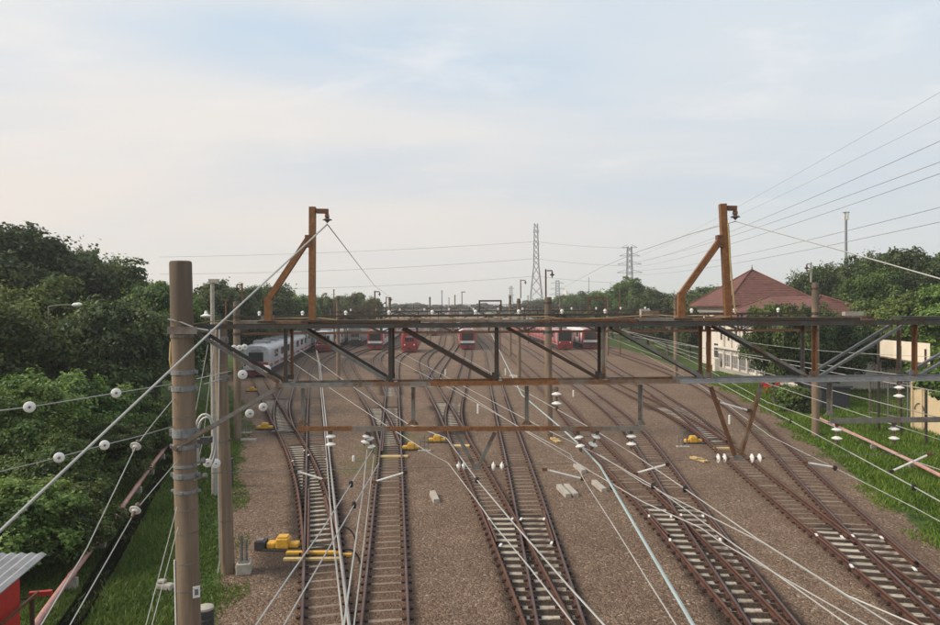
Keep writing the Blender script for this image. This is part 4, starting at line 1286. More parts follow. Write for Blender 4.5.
# left hedge, near to far
for a in (
 ('bush_c', 'low leafy bush behind the red hut in the bottom left corner', 2, 490, 21, 1.15),
 ('bush_c', 'spreading low bush between the red hut and the pink pipe', 46, 486, 22.5, 1.2),
 ('bush_b', 'bright bush above the lower round insulators at left', 58, 440, 25.5, 1.05),
 ('bush_c', 'low bush at the foot of the hedge beside the pink pipe', 92, 470, 29, 1.1),
 ('bush_a', 'bright tall bush at the left edge level with the street lamp foot', 4, 388, 27, 1.0),
 ('bush_b', 'bushy shrub between the two wires with insulators at left', 100, 425, 31, 1.15),
 ('bush_a', 'broad pale green bush below the street lamp', 62, 372, 32, 1.15),
 ('bush_a', 'leafy bush left of the foreground pole below the dark tree', 118, 384, 36, 1.05),
 ('bush_b', 'dark bush touching the foreground pole at left', 152, 412, 38, .95),
 ('round_a', 'rounded tree at the left edge behind the bushes', -12, 296, 38, 1.05),
 ('round_c', 'light green tree around the street lamp', 40, 284, 47, 1.0),
 ('round_b', 'dark rounded tree directly left of the foreground pole', 118, 298, 43, .9),
 ('round_a', 'tree just left of the foreground pole reaching its middle', 150, 286, 52, .95),
 ('round_b', 'dark tree behind the foreground pole', 178, 300, 60, .9),
 ('dome_a', 'tallest dark spreading tree at the upper left corner', 8, 226, 60, 1.15),
 ('dome_a', 'tall dark spreading tree left of the street lamp on the skyline', 58, 250, 66, 1.05),
 ('dome_b', 'dark thin-topped tree ending the tall skyline at left', 96, 263, 64, .95),
 ('round_c', 'green tree between the foreground pole and the slim post', 166, 287, 78, 1.0),
 ('round_b', 'dark tree behind the slim grey post', 208, 281, 86, 1.05),
 ('round_a', 'tree above the silver train left of the mast brace', 236, 286, 94, 1.1),
 ('round_b', 'dark round tree behind the mast brace', 262, 285, 104, 1.1),
 ('round_c', 'green tree right of the mast brace, above the silver train', 286, 290, 118, 1.0),
 ('dome_b', 'broad low tree right of the left mast column', 322, 297, 140, .8),
 ('round_a', 'small tree on the skyline above the white train', 344, 295, 165, 1.1),
 ('round_c', 'bright green tree behind the small braced mast', 362, 295, 190, 1.2),
):
    tp(*a, group=GL)
# right side
for a in (
 ('round_a', 'leafy tree in front of the white building left half hidden by the pole', 774, 303, 57, .75),
 ('round_b', 'dark tree right of the white building beside the concrete pole', 800, 305, 60, .85),
 ('round_b', 'dark tree directly right of the concrete verge pole', 838, 312, 62, .95),
 ('round_a', 'tree above the cream signboard', 868, 300, 66, .95),
 ('round_c', 'light green tree right of the cream signboard', 905, 297, 64, 1.0),
 ('round_c', 'bright green tree at the right edge above the truss', 946, 291, 60, 1.05),
 ('small', 'small leafy tree reaching in at the right edge before the cream wall', 962, 352, 34, 1.05),
 ('round_b', 'dark low tree behind the steel gate', 880, 345, 74, .9),
 ('dome_a', 'dark skyline tree behind the red roof, left', 822, 266, 92, .75),
 ('dome_b', 'dark skyline tree under the tall antenna mast', 850, 264, 96, .8),
 ('dome_a', 'tallest dark tree on the right skyline', 898, 249, 84, .95),
 ('dome_a', 'dark skyline tree at the right edge', 940, 256, 82, .9),
 ('dome_b', 'dark tree in the second row above the cream signboard', 872, 272, 80, .75),
 ('round_a', 'tree left of the white building beside the concrete pole', 690, 300, 102, 1.0),
 ('round_b', 'dark tree between the far pole and the white building', 668, 296, 112, 1.05),
 ('round_a', 'tree behind the right mast brace', 704, 294, 125, 1.1),
 ('round_b', 'dark low tree behind the rightmost red train', 648, 297, 124, 1.05),
 ('dome_b', 'dark tree on the green hill below the right pylon', 630, 281, 150, .85),
 ('round_b', 'leafy tree right of the far rusty frame', 652, 289, 146, 1.15),
 ('round_a', 'tree on the green hill right of the far rusty frame', 612, 290, 165, 1.3),
 ('round_b', 'dark tree behind the far rusty frame', 596, 292, 185, 1.3),
 ('dome_b', 'sloping tree on the left end of the green hill', 580, 294, 215, 1.1),
 ('round_c', 'low green tree behind the brown centre pole', 564, 297, 250, 1.4),
 ('round_b', 'small dark tree left of the brown centre pole on the skyline', 548, 299, 300, 1.5),
 ('round_a', 'tree behind the red-roofed building at its left', 716, 286, 140, 1.1),
):
    tp(*a, group=GR)
for k, (u, v, h) in enumerate(((789, 413, 2.0), (799, 415, 2.1), (782, 409, 1.9), (830, 398, 1.8))):
    g_ = G(u, v)
    tree('shrub', ('second', 'third', 'leftmost', 'lone')[k] + ' clipped dark shrub in the garden right of the building', g_.x, g_.y, h, None, 1.2, 'clipped garden shrubs')
# far tree line on the horizon, one by one
ORD = 'first second third fourth fifth sixth seventh eighth ninth tenth eleventh twelfth thirteenth fourteenth fifteenth sixteenth seventeenth eighteenth nineteenth twentieth'.split() + ['twenty-%s' % o for o in 'first second third fourth fifth'.split()]
gg = np.random.default_rng(9)
us = np.linspace(372, 556, 24)
for k, u in enumerate(us):
    d = 480 + 260 * gg.random()
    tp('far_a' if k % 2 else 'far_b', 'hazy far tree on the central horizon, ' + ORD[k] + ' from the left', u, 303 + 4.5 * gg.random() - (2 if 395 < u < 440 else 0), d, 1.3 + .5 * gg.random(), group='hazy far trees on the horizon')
for k in range(22):         # the belts go on behind, filling gaps on either side
    s_ = -1 if k % 2 else 1
    y = 120 + k * 16
    x = (-44 - 10 * gg.random() - y * .02) if s_ < 0 else (44 + 12 * gg.random() - y * .03)
    sn = 'left' if s_ < 0 else 'right'
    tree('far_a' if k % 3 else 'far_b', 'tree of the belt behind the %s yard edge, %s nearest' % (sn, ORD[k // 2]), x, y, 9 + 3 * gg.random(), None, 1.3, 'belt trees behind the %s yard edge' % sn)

# ------------------------------------------------------------------ trains
def train(label, front, d, ncars, sch, length=20., round_=False, group='trains parked in the yard'):
    """front = ground point below the cab; d = direction away from the viewer along the track"""
    F = Vector((front.x, front.y, 0)); d = Vector(d).normalized(); sd = Vector((d.y, -d.x, 0)); up = Vector((0, 0, 1))
    t = thing('train', label, 'train', F, group)
    W2, z0, z1 = 1.45, .95, 3.35
    def L(x, y, z): return F + sd * x + d * y + up * z
    body, face, band, win = sch['body'], sch['face'], sch['band'], 'train_glass'
    AX = (sd, d, up)
    def bx(nm, mat, c, s_, parent=t):
        m = MB(); m.box(L(*c), s_, ax=AX); return put(nm, m, mat, parent)
    for c in range(ncars):
        y0 = c * (length + .7) + (.55 if c == 0 else 0); y1 = c * (length + .7) + length
        m = MB()                                   # tumblehome body section with a curved roof
        sec = [(-W2 * .97, z0), (W2 * .97, z0), (W2, z0 + .5), (W2 * .99, z1 - .3), (W2 * .93, z1), (W2 * .78, z1 + .22), (W2 * .4, z1 + .36), (-W2 * .4, z1 + .36), (-W2 * .78, z1 + .22), (-W2 * .93, z1), (-W2 * .99, z1 - .3), (-W2, z0 + .5)]
        m.prism([L(x, y0, z) for x, z in sec], d * (y1 - y0))
        car = put('carriage', m, body, t, smooth=True)
        bx('underframe', 'train_under', (0, (y0 + y1) / 2, .62), (2.3, y1 - y0 - .6, .5), car)
        for yb in (y0 + 3.2, y1 - 3.2):
            bx('bogie', 'train_under', (0, yb, .45), (2.2, 2.9, .6), car)
        for sx_ in (-1, 1):
            if c < 4:
                bx('side_band', band, (sx_ * (W2 + .004), (y0 + y1) / 2, z0 + .42), (.02, y1 - y0 - .1, .28), car)
                for k in range(4):
                    yd = y0 + 2.2 + k * (y1 - y0 - 4.4) / 3
                    bx('door', sch.get('door', 'train_roof'), (sx_ * (W2 + .006), yd, z0 + 1.15), (.03, 1.3, 1.95), car)
                    if k < 3:
                        yw = yd + (y1 - y0 - 4.4) / 6
                        bx('window', win, (sx_ * (W2 + .004), yw, z0 + 1.55), (.03, 2.6, .85), car)
        for k in range(3 if c < 5 else 0):
            bx('roof_unit', 'train_roof', (0, y0 + 3.5 + k * 6.2, z1 + .50), (1.6, 2.6, .34), car)
        if c == 1:                                 # pantograph
            m = MB(); yb = y0 + 5
            m.bar(L(-.5, yb, z1 + .7), L(-.35, yb + .9, z1 + 1.3), .05, .05); m.bar(L(.5, yb, z1 + .7), L(.35, yb + .9, z1 + 1.3), .05, .05)
            m.bar(L(-.35, yb + .9, z1 + 1.3), L(-.4, yb, z1 + 1.75), .04, .04); m.bar(L(.35, yb + .9, z1 + 1.3), L(.4, yb, z1 + 1.75), .04, .04); m.bar(L(-.8, yb, z1 + 1.78), L(.8, yb, z1 + 1.78), .07, .05)
            put('pantograph', m, 'train_under', car)
    # cab: nose narrowing slightly towards the viewer
    m = MB()
    k = .80 if round_ else .94
    def ring(y, s_, zs, dz=0): return [L(x * s_, y, z0 + (z - z0) * zs + dz) for x, z in sec]
    r0, r1, r2 = ring(.55, 1, 1), ring(.15, (k + 1) / 2 + .02, .985), ring(-.05 if not round_ else -.35, k, .93 if not round_ else .86, .03)
    n = 12
    m.add(r0 + r1 + r2, [(i, (i + 1) % n, n + (i + 1) % n, n + i) for i in range(n)] + [(n + i, n + (i + 1) % n, 2 * n + (i + 1) % n, 2 * n + i) for i in range(n)] + [tuple(range(2 * n, 3 * n))])
    cab = put('cab', m, face, t, smooth=True)
    yf = -.05 if not round_ else -.35
    wz0, wz1, ww = sch.get('glass', (1.62, 2.85, 1.05))
    bx('windscreen', win, (0, yf - .012, (wz0 + wz1) / 2), (ww * 2 * k, .05, wz1 - wz0), cab)
    bx('windscreen_pillar', sch.get('pillar', face), (0, yf - .03, (wz0 + wz1) / 2), (.07, .05, wz1 - wz0), cab)
    bx('windscreen_pillar', sch.get('pillar', face), (ww * .55 * k, yf - .031, (wz0 + wz1) / 2), (.06, .05, wz1 - wz0), cab)
    bx('front_band', band, (0, yf - .02, wz0 - .25), (W2 * 1.9 * k, .07, .40), cab)
    bx('lower_front', sch.get('low', face), (0, yf - .016, z0 + .16), (W2 * 1.84 * k, .06, .44), cab)
    bx('destination_sign', 'train_roof', (0, yf - .02, wz1 + .18), (1.1, .05, .22), cab)
    for sx_ in (-1, 1):
        m = MB(); m.lathe(L(sx_ * 1.0 * k, yf - .05, z0 + .42), -d, [(-.02, .13), (.03, .13), (.04, .10)], 12); put('headlight', m, 'lamp_glass', cab)
    m = MB()
    m.prism([L(-1.25, yf + .1, .28), L(1.25, yf + .1, .28), L(1.38, yf + .15, .92), L(-1.38, yf + .15, .92)], d * .35)
    put('skirt', m, sch.get('skirt', 'train_deepred'), cab)
    m = MB(); m.box(L(0, yf - .25, .72), (.30, .6, .28), ax=AX); put('coupler', m, 'train_under', cab)
    return t
SILVER = dict(body='train_silver', face='train_silver', band='train_red', low='train_silver', skirt='train_deepred', glass=(1.8, 2.85, .85), pillar='train_glass', door='train_silver')
WHITE = dict(body='train_silver', face='train_white', band='train_red', low='train_red', skirt='train_red', glass=(1.85, 2.85, 1.15), door='train_white')
REDW = dict(body='train_white', face='train_red', band='train_white', low='train_under', skirt='train_red', glass=(1.72, 3.3, 1.08), pillar='train_glass', door='train_red')
REDR = dict(body='train_red', face='train_red', band='train_red', low='train_red', skirt='train_red', glass=(1.9, 2.55, .9), door='train_red')
REDP = dict(body='train_pink', face='train_pink', band='train_red', low='train_red', skirt='train_red', glass=(1.62, 3.1, 1.2), pillar='train_glass', door='train_red')
GREY = dict(body='train_grey', face='train_grey', band='train_grey', low='train_under', skirt='train_under', glass=(1.9, 2.6, .8), door='train_grey')
f1 = Vector((P(256, 350, 80).x, 80, 0))
train('silver train with a red front band on the far left', f1, (-.115, 1, 0), 5, SILVER)
def tat(label, u, d, n, sch, dirn=(-.025, 1, 0), **k): train(label, Vector((P(u, 340, d).x, d, 0)), dirn, n, sch, **k)
tat('white-faced train with red lower front, second from the left', 323, 124, 4, WHITE, (-.06, 1, 0))
tat('dull grey train between the white-faced and red-fronted trains', 355, 142, 4, GREY, (-.05, 1, 0))
tat('red-fronted train with a white band right of the grey one', 375, 129, 4, REDW, (-.04, 1, 0))
tat('small red round-nosed train left of the centre', 409.5, 122, 1, REDR, length=8., round_=True)
tat('central train with dark windscreen and white band on red', 467.5, 128, 5, REDW)
tat('left one of the two red trains at right with a long pinkish side', 565, 126, 6, REDP, (-.037, 1, 0))
tat('rightmost red train before the dark trees', 590.5, 128, 5, REDW, (-.03, 1, 0))
tat('far dark train left of the central one', 432, 190, 4, GREY, (-.02, 1, 0))

# ------------------------------------------------------------------ white building with red hipped roofs
B = thing('building', 'white two-storey building with dark red hipped roofs on the right', 'building', (34, 74, 0))
def hip(nm, x0, x1, y0, y1, ze, zr, rx0, ry0, rx1, ry1, ov=1.1, parent=B):
    """hipped roof with eaves thickness; ridge from (rx0, ry0) to (rx1, ry1)"""
    m = MB()
    a = [(x0 - ov, y0 - ov, ze), (x1 + ov, y0 - ov, ze), (x1 + ov, y1 + ov, ze), (x0 - ov, y1 + ov, ze)]
    lo_ = [(x, y, z - .18) for x, y, z in a]
    rdg = [(rx0, ry0, zr), (rx1, ry1, zr)]
    m.add(a + lo_ + rdg, [(0, 1, 8), (1, 2, 9, 8), (2, 3, 9), (3, 0, 8, 9), (4, 5, 1, 0), (5, 6, 2, 1), (6, 7, 3, 2), (7, 4, 0, 3), (7, 6, 5, 4)])
    rf = put('roof', m, 'roof_tile', parent)
    for k in (0, 1, 2, 3):
        m = MB(); q = Vector(a[k]) + Vector((0, 0, .04)); e = Vector(rdg[0 if k in (0, 1) and False else (0 if k in (0, 3) else 1)]) + Vector((0, 0, .06))
        if (rx0, ry0) == (rx1, ry1) or True:
            e = min((Vector(r_) for r_ in rdg), key=lambda r_: (r_ - q).length) + Vector((0, 0, .05))
        m.tube([q, e], .11, 6); put('hip_ridge', m, 'roof_tile', rf)
    # tile courses: thin raised battens running along each slope
    for (i0, i1, r0_, r1_) in ((0, 1, 0, 0), (3, 0, 1, 0), (1, 2, 0, 1)):
        A, C = Vector(a[i0]), Vector(a[i1]); E0, E1 = Vector(rdg[r1_ if i0 in (3,) else r0_]), Vector(rdg[r0_ if i0 in (3,) else r1_])
        for k in range(1, 15):
            f = k / 15
            p, q = A.lerp(E0, f), C.lerp(E1, f)
            if (q - p).length < .5: continue
            nn = (C - A).cross(E0 - A).normalized(); nn = nn if nn.z > 0 else -nn
            m = MB(); m.bar(p + nn * .012 + (q - p).normalized() * .15, q + nn * .012 - (q - p).normalized() * .15, .07, .03, up=nn); put('tile_course', m, 'roof_tile', rf)
    return rf
def wallbox(nm, x0, x1, y0, y1, z0, z1, mat='wall_cream', parent=B):
    m = MB(); m.box(((x0 + x1) / 2, (y0 + y1) / 2, (z0 + z1) / 2), (x1 - x0, y1 - y0, z1 - z0)); return put(nm, m, mat, parent)
# main block behind, wing in front of it towards the viewer
mx0, mx1, my0, my1 = 31.2, 40.9, 86.0, 98.0
wallbox('wall', mx0, mx1, my0, my1, 0, 7.6)
hip('roof', mx0, mx1, my0, my1, 7.75, 12.1, (mx0 + mx1) / 2 - .2, 92, (mx0 + mx1) / 2 + .2, 92)
wx0, wx1, wy0, wy1 = 29.6, 37.6, 64.0, 85.9
wl_ = wallbox('wall', wx0, wx1, wy0, wy1, 0, 6.1)
hip('roof', wx0, wx1, wy0, wy1, 6.2, 8.6, (wx0 + wx1) / 2, 69, (wx0 + wx1) / 2, 81, .8)
for k in range(9):          # long wall: grey window band below, pilasters, small windows above
    y = wy0 + 1.2 + k * 2.35
    wallbox('window', wx0 - .05, wx0 - .003, y, y + 1.9, .75, 2.05, 'window_grey')
    for q in (.63, 1.27):
        wallbox('window_mullion', wx0 - .09, wx0 - .052, y + q - .03, y + q + .03, .75, 2.05, 'wall_cream')
    wallbox('pilaster', wx0 - .22, wx0 - .003, y - .55, y - .2, 0, 6.0, 'wall_cream')
    wallbox('upper_window', wx0 - .05, wx0 - .003, y + .5, y + 1.0, 3.7, 4.9, 'window_dark')
    wallbox('window_hood', wx0 - .35, wx0 - .003, y + .3, y + 1.2, 4.95, 5.03, 'wall_cream')
wallbox('ledge', wx0 - .5, wx0 - .225, wy0, wy1, 2.75, 2.95, 'wall_cream')
wallbox('plinth', wx0 - .35, wx0 - .225, wy0, wy1, 0, .5, 'concrete_old')
for k in range(3):
    y = wy0 + 3 + k * 5
    m = MB(); m.box((wx0 - .55, y, 3.25), (.55, .9, .55)); a_ = put('air_conditioner', m, 'train_roof', B)
for k in range(4):
    x = mx0 + 1.4 + k * 3.2
    wallbox('window', x, x + 1.1, my0 - .06, my0 - .003, 5.0, 6.6, 'window_dark')
for k in range(4):
    y = my0 + 1.4 + k * 3.2
    wallbox('window', mx0 - .06, mx0 - .003, y, y + 1.3, 4.4, 6.2, 'window_dark')
    wallbox('window', mx0 - .06, mx0 - .003, y, y + 1.3, 1.2, 2.9, 'window_dark')
wallbox('cornice', mx0 - .25, mx0 - .003, my0, my1, 6.9, 7.15, 'wall_cream')
wallbox('corner_pier', wx0 - .9, wx0 - .23, wy1 - 1.4, wy1 - .6, 0, 1.5, 'wall_cream')
m = MB(); m.lathe(Vector(((mx0 + mx1) / 2, 92, 12.1)), (0, 0, 1), [(0, .16), (.1, .2), (.35, .07), (.8, .02)], 8); put('finial', m, 'roof_tile', B)

# red awning and plastic chairs by the building
def chair(label, u, v, s_=1.):
    g_ = G(u, v); t = thing('plastic_chair', label, 'chair', g_, 'red plastic chairs')
    x, y = g_.x, g_.y; k = s_
    for ax_, ay_ in ((-1, -1), (1, -1), (1, 1), (-1, 1)):
        part('leg', lambda m: m.bar((x + ax_ * .22 * k, y + ay_ * .22 * k, 0), (x + ax_ * .19 * k, y + ay_ * .19 * k, .45 * k), .05, .05), 'red_paint', t)
    part('seat', lambda m: m.box((x, y, .475 * k), (.48 * k, .46 * k, .045)), 'red_paint', t)
    part('backrest', lambda m: m.bar((x, y + .22 * k, .5 * k), (x, y + .32 * k, 1.0 * k), .05, .46 * k, up=(1, 0, 0)), 'red_paint', t)
chair('larger red plastic chair on the grass before the white building', 767, 395, 1.55)
chair('smaller red plastic chair right of the larger one', 778.5, 391, 1.1)
m = MB(); c = P(766, 347, 57.5)
m.prism([c + Vector((-.9, -.5, -.3)), c + Vector((.8, -.5, -.05)), c + Vector((.8, .6, .12)), c + Vector((-.9, .6, -.15))], (0, 0, .07)); put('awning', m, 'red_paint', None, 'small red awning among the leaves before the white building', 'awning')

# cream signboard, gate and wall at the right edge
s = thing('signboard', 'blank cream signboard above the steel gate at right', 'signboard', G(880, 405))
ds = 44.0
a, c = P(880, 348, ds), P(930, 355, ds - 5)
part('board', lambda m: m.prism([a + Vector((0, 0, -.48)), c + Vector((0, 0, -.48)), c + Vector((0, 0, .62)), a + Vector((0, 0, .52))], (.06, .12, 0)), 'board_cream', s)
part('frame_bar', lambda m: m.bar(a + Vector((0, -.03, -.52)), c + Vector((0, -.03, -.52)), .08, .07), 'rust_grey', s)
for f in (.02, .5, .98):
    q = a.lerp(c, f); part('post', lambda m: m.bar((q.x, q.y + .25, 0), (q.x, q.y + .25, q.z + .3), .11, .11, up=(0, 1, 0)), 'galv_dark', s)
part('bolt', lambda m: m.lathe(a + Vector((.12, -.02, .02)), (0, -1, 0), [(0, .05), (.04, .05)], 8), 'dark_box', s)
w_ = thing('garden_wall', 'cream plastered wall at the right edge behind the gate', 'wall', G(911, 428))
a, c = G(910.5, 430), G(975, 447)
dn = (c - a).normalized(); nn = Vector((-dn.y, dn.x, 0))
if nn.y < 0: nn = -nn
part('panel', lambda m: m.prism([a, c, c + Vector((0, 0, 3.1)), a + Vector((0, 0, 3.1))], nn * .25), 'wall_yellow', w_)
part('coping', lambda m: m.prism([a + Vector((0, 0, 3.1)) - nn * .06 - dn * .05, c + Vector((0, 0, 3.1)) - nn * .06, c + Vector((0, 0, 3.25)) - nn * .06, a + Vector((0, 0, 3.25)) - nn * .06 - dn * .05], nn * .37), 'concrete_old', w_)
for f in (.06, .28):
    q = a + dn * (f * 4); part('pilaster', lambda m: m.box(q + Vector((0, 0, 1.5)) - nn * .05, (.16, .1, 3.0), ax=(dn, nn, Vector((0, 0, 1)))), 'wall_yellow', w_)
q = a + dn * .9 - nn * .06
m = MB(); m.tube([q + dn * (.42 * math.cos(t)) + Vector((0, 0, 1.35 + .42 * math.sin(t))) for t in np.linspace(0, math.pi, 13)], .025, 6); put('hoop', m, 'dark_box', w_)
gt = thing('steel_gate', 'grey steel mesh gate frame left of the cream wall', 'gate', G(871, 415))
a, c = G(870, 417), G(908, 424)
dn = (c - a).normalized(); H = 2.75; ln = (c - a).length
up = Vector((0, 0, 1))
for f in (0, .5, 1):
    q = a + dn * (ln * f); part('post', lambda m: m.bar(q, q + up * H, .09, .09, up=(0, 1, 0)), 'galv', gt)
for z in (.35, H - .1):
    part('rail', lambda m: m.bar(a + up * z + dn * .05, c + up * z - dn * .05, .06, .07), 'galv', gt)
k = 0
for f in np.linspace(.04, .96, 16):
    q = a + dn * (ln * f) + Vector((0, .03, 0)); part('mesh_bar', lambda m: m.bar(q + up * .36, q + up * (H - .12), .018, .018, up=(0, 1, 0)), 'galv_dark', gt)
for z in np.linspace(.6, H - .4, 6):
    part('mesh_bar', lambda m: m.bar(a + up * z + Vector((0, .055, 0)), c + up * z + Vector((0, .055, 0)), .018, .018), 'galv_dark', gt)
pv_ = MB(); q0, q1 = G(858, 400), G(1010, 424)
pv_.prism([q0 + Vector((0, 0, .03)), Vector((q1.x, q1.y, .03)), Vector((q1.x + 14, q1.y + 14, .03)), Vector((q0.x + 6, q0.y + 22, .03))], (0, 0, .08))
put('pavement', pv_, 'concrete_old', None, kind='structure')
# dark parked box / hut behind the shrubs
m = MB(); q = G(823, 408); m.box(q + up * .9, (2.2, 3.2, 1.5), rz=.1); m.box(q + up * 1.75, (2.5, 3.5, .14), rz=.1); put('shed', m, 'dark_box', None, 'dark low shed beside the clipped shrubs', 'shed')

# ------------------------------------------------------------------ pylons, poles and power lines
def pylon(label, u, vtop, d, base_w, waist, arms, zb=0., leg=.28, tw=.9):
    x, zt = P(u, vtop, d).x, P(u, vtop, d).z
    t = thing('pylon', label, 'pylon', (x, d, zb), 'lattice pylons')
    zw_ = zb + (zt - zb) * waist
    def half(z):
        return base_w / 2 + (tw - base_w / 2) * (z - zb) / (zw_ - zb) if z < zw_ else tw - (tw * .35) * (z - zw_) / (zt - zw_)
    for sx_ in (-1, 1):
        for sy_ in (-1, 1):
            part('leg', lambda m: m.tube([(x + sx_ * half(z), d + sy_ * half(z), z) for z in (zb, zw_, zt)], leg, 5), 'tower_steel', t)
    lv = list(np.linspace(zb, zw_, 6)) + list(np.linspace(zw_, zt, 9))[1:]
    for k in range(len(lv) - 1):
        za, zc_ = lv[k], lv[k + 1]; ha, hc = half(za), half(zc_)
        def lat(m):
            for (ax_, ay_), (bx_, by_) in (((-1, -1), (1, -1)), ((1, -1), (1, 1)), ((-1, -1), (-1, 1)), ((-1, 1), (1, 1))):
                m.bar((x + ax_ * ha, d + ay_ * ha, za), (x + bx_ * hc, d + by_ * hc, zc_), leg, leg * .9)
                m.bar((x + bx_ * ha, d + by_ * ha, za), (x + ax_ * hc, d + ay_ * hc, zc_), leg * .9, leg)
        part('lattice', lat, 'tower_steel', t, kind='stuff')
    for z, w in arms:
        zz_ = zb + (zt - zb) * z; h = half(zz_)
        for sx_ in (-1, 1):
            part('cross_arm', lambda m: (m.bar((x + sx_ * h * .5, d, zz_), (x + sx_ * w, d, zz_), leg * 1.6, leg * 1.2), m.bar((x + sx_ * h, d, zz_ + 1.6), (x + sx_ * w, d, zz_ + .1), leg, leg)), 'tower_steel', t)
    return x, zt
pylon('tall slim lattice pylon left of centre on the horizon', 536, 223.5, 430, 9.5, .56, ((.66, 1.8), (.78, 1.8), (.91, 1.8)), leg=.2, tw=1.5)
pylon('lattice pylon with four wide cross arms above the green hill', 629.5, 246.5, 400, 8, .35, ((.64, 7), (.755, 6.5), (.87, 5.5), (.985, 4.2)), leg=.2, tw=1.7)
pylon('small far lattice pylon right of the tall slim one', 557.5, 280, 800, 12, .4, ((.55, 9), (.72, 8), (.9, 7)), leg=.3, tw=2.4)
pylon('small pale pylon left of the tall slim one', 511, 286, 700, 9, .5, ((.66, 3), (.9, 3)), leg=.24, tw=1.4)
t = thing('antenna_mast', 'thin tall antenna mast on the right skyline', 'mast', (P(846, 260, 150).x, 150, 0))
x_, z_ = P(846, 213, 150).x, P(846, 213, 150).z
part('shaft', lambda m: m.lathe((x_, 150, 0), (0, 0, 1), [(0, .34), (z_ - 1, .24), (z_, .2)], 8), 'tower_steel', t)
for k in range(3):
    an = k * 2.1 + .4
    part('panel_antenna', lambda m: m.box((x_ + .5 * math.cos(an), 150 + .5 * math.sin(an), z_ - .7), (.22, .3, 1.5), rz=an), 'porcelain', t)
part('crown', lambda m: m.box((x_, 150, z_ + .1), (1.0, 1.0, .2)), 'tower_steel', t)
t = thing('street_lamp', 'grey street lamp with a long arm among the left trees', 'street lamp', (P(48.5, 330, 41).x, 41, 0))
h_ = P(48.5, 306.5, 41)
part('column', lambda m: m.lathe((h_.x, 41, 0), (0, 0, 1), [(0, .09), (h_.z, .05)], 8), 'galv', t)
e_ = P(74, 305, 41)
part('arm', lambda m: m.tube([h_, h_.lerp(e_, .5) + Vector((0, 0, .05)), e_], .035, 6), 'galv', t)
part('lamp_head', lambda m: m.lathe(e_ - Vector((.1, 0, 0)), (1, 0, .05), [(0, .05), (.1, .11), (.4, .13), (.52, .07), (.56, .02)], 10), 'lamp_glass', t)
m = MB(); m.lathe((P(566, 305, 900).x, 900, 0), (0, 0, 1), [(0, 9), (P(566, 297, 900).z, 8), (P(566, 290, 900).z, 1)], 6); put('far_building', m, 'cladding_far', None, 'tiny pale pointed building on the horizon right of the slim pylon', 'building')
def pline(label, a, c, sag, r=.07, n=24):
    a, c = Vector(a), Vector(c)
    pts = [a.lerp(c, k / n) - Vector((0, 0, 4 * sag * (k / n) * (1 - k / n))) for k in range(n + 1)]
    m = MB(); m.tube(pts, r, 4); put('power_line', m, 'powerline', None, label, 'power line', 'power lines across the sky')
ordn = ('topmost', 'second', 'third', 'fourth', 'fifth', 'sixth', 'lowest')
for k, (v0, v1, r_) in enumerate(((262, 91, .03), (257, 116, .03), (263, 139, .055), (263, 160.5, .055), (267.5, 171.5, .055), (270.5, 191, .055), (275, 219.5, .055))):
    if k == 5:
        v1 = 205
    pline(ordn[k] + ' power line fanning up to the right edge of the sky', P(628 + (k % 3) * 4, v0, 395), P(985, v1 - (275 - v1) * .135, 95), 2.2 if k else 1.5, r_)
for k, (vl, v0, v1) in enumerate(((257, 241.5, 248), (274, 258.5, 266), (289, 276, 283))):
    pline(('upper', 'middle', 'lower')[k] + ' power line from the slim pylon to the left', P(536, v0, 430), P(160, vl, 420), 1.5 + k * .6, .10)
    pline(('upper', 'middle', 'lower')[k] + ' power line between the slim pylon and the wide-armed one', P(536, v0, 430), P(629, v1, 400), .8, .09)

# ------------------------------------------------------------------ trackside things
def machine(label, u, v, s_=1., rz=0., grp='yellow point machines'):
    g_ = G(u, v); x, y = g_.x, g_.y; t = thing('point_machine', label, 'point machine', g_, grp)
    ax = (Vector((math.cos(rz), math.sin(rz), 0)), Vector((-math.sin(rz), math.cos(rz), 0)), up)
    def bx(nm, mat, c, sz): 
        m = MB(); m.box(g_ + ax[0] * c[0] * s_ + ax[1] * c[1] * s_ + up * c[2] * s_, tuple(q * s_ for q in sz), ax=ax); return bev(put(nm, m, mat, t), .05 * s_ if 'yellow' in mat else .015)
    bx('housing', 'yellow_paint', (0, 0, .24), (.42, .42, .34)); bx('cover', 'yellow_paint', (0, 0, .435), (.34, .34, .06))
    bx('side_cover', 'yellow_paint', (-.36, 0, .17), (.30, .36, .2)); bx('side_cover', 'yellow_paint', (.36, 0, .17), (.32, .30, .18))
    bx('base', 'dark_box', (0, 0, .04), (1.25, .5, .07))
    return t, bx
t, bx = machine('yellow point machine with black motor beside the leftmost track', 283.5, 549.5, 1.0)
bx('motor', 'dark_box', (-.72, 0, .18), (.34, .44, .28)); bx('motor_lid', 'galv', (-.74, -.02, .34), (.22, .3, .03))
for nm, u, v, s_ in (('beside the rails below the silver train', 265, 429.5, .95), ('small and far, left of the silver train track', 252, 391.5, .9), ('right of the second track behind the lower rail', 411, 450, .9), ('left of the middle tracks behind the lower rail', 437, 442.5, .95), ('beside the right tracks near the V frame', 693, 443.5, .95)):
    machine('yellow point machine ' + nm, u, v, s_)
def plank(label, u, v, w_, d_=.2, mat='yellow_pale', h=.12, rz=0., name='painted_sleeper', cat='sleeper', grp='pale yellow sleepers at the points', n=1):
    g_ = G(u, v); m = MB(); m.box(g_ + up * (h / 2 + .01), (w_, d_, h), rz=rz); put(name, m, mat, None, label, cat, grp)
plank('upper yellow sleeper across the leftmost track beside the point machine', 314, 554, 1.75, .19, 'yellow_paint', .075)
plank('lower yellow sleeper across the leftmost track beside the point machine', 312, 560.5, 1.75, .17, 'yellow_pale', .07)
plank('short yellow sleeper end right of the leftmost track', 346, 556.5, .36, .16, 'yellow_paint', .08)
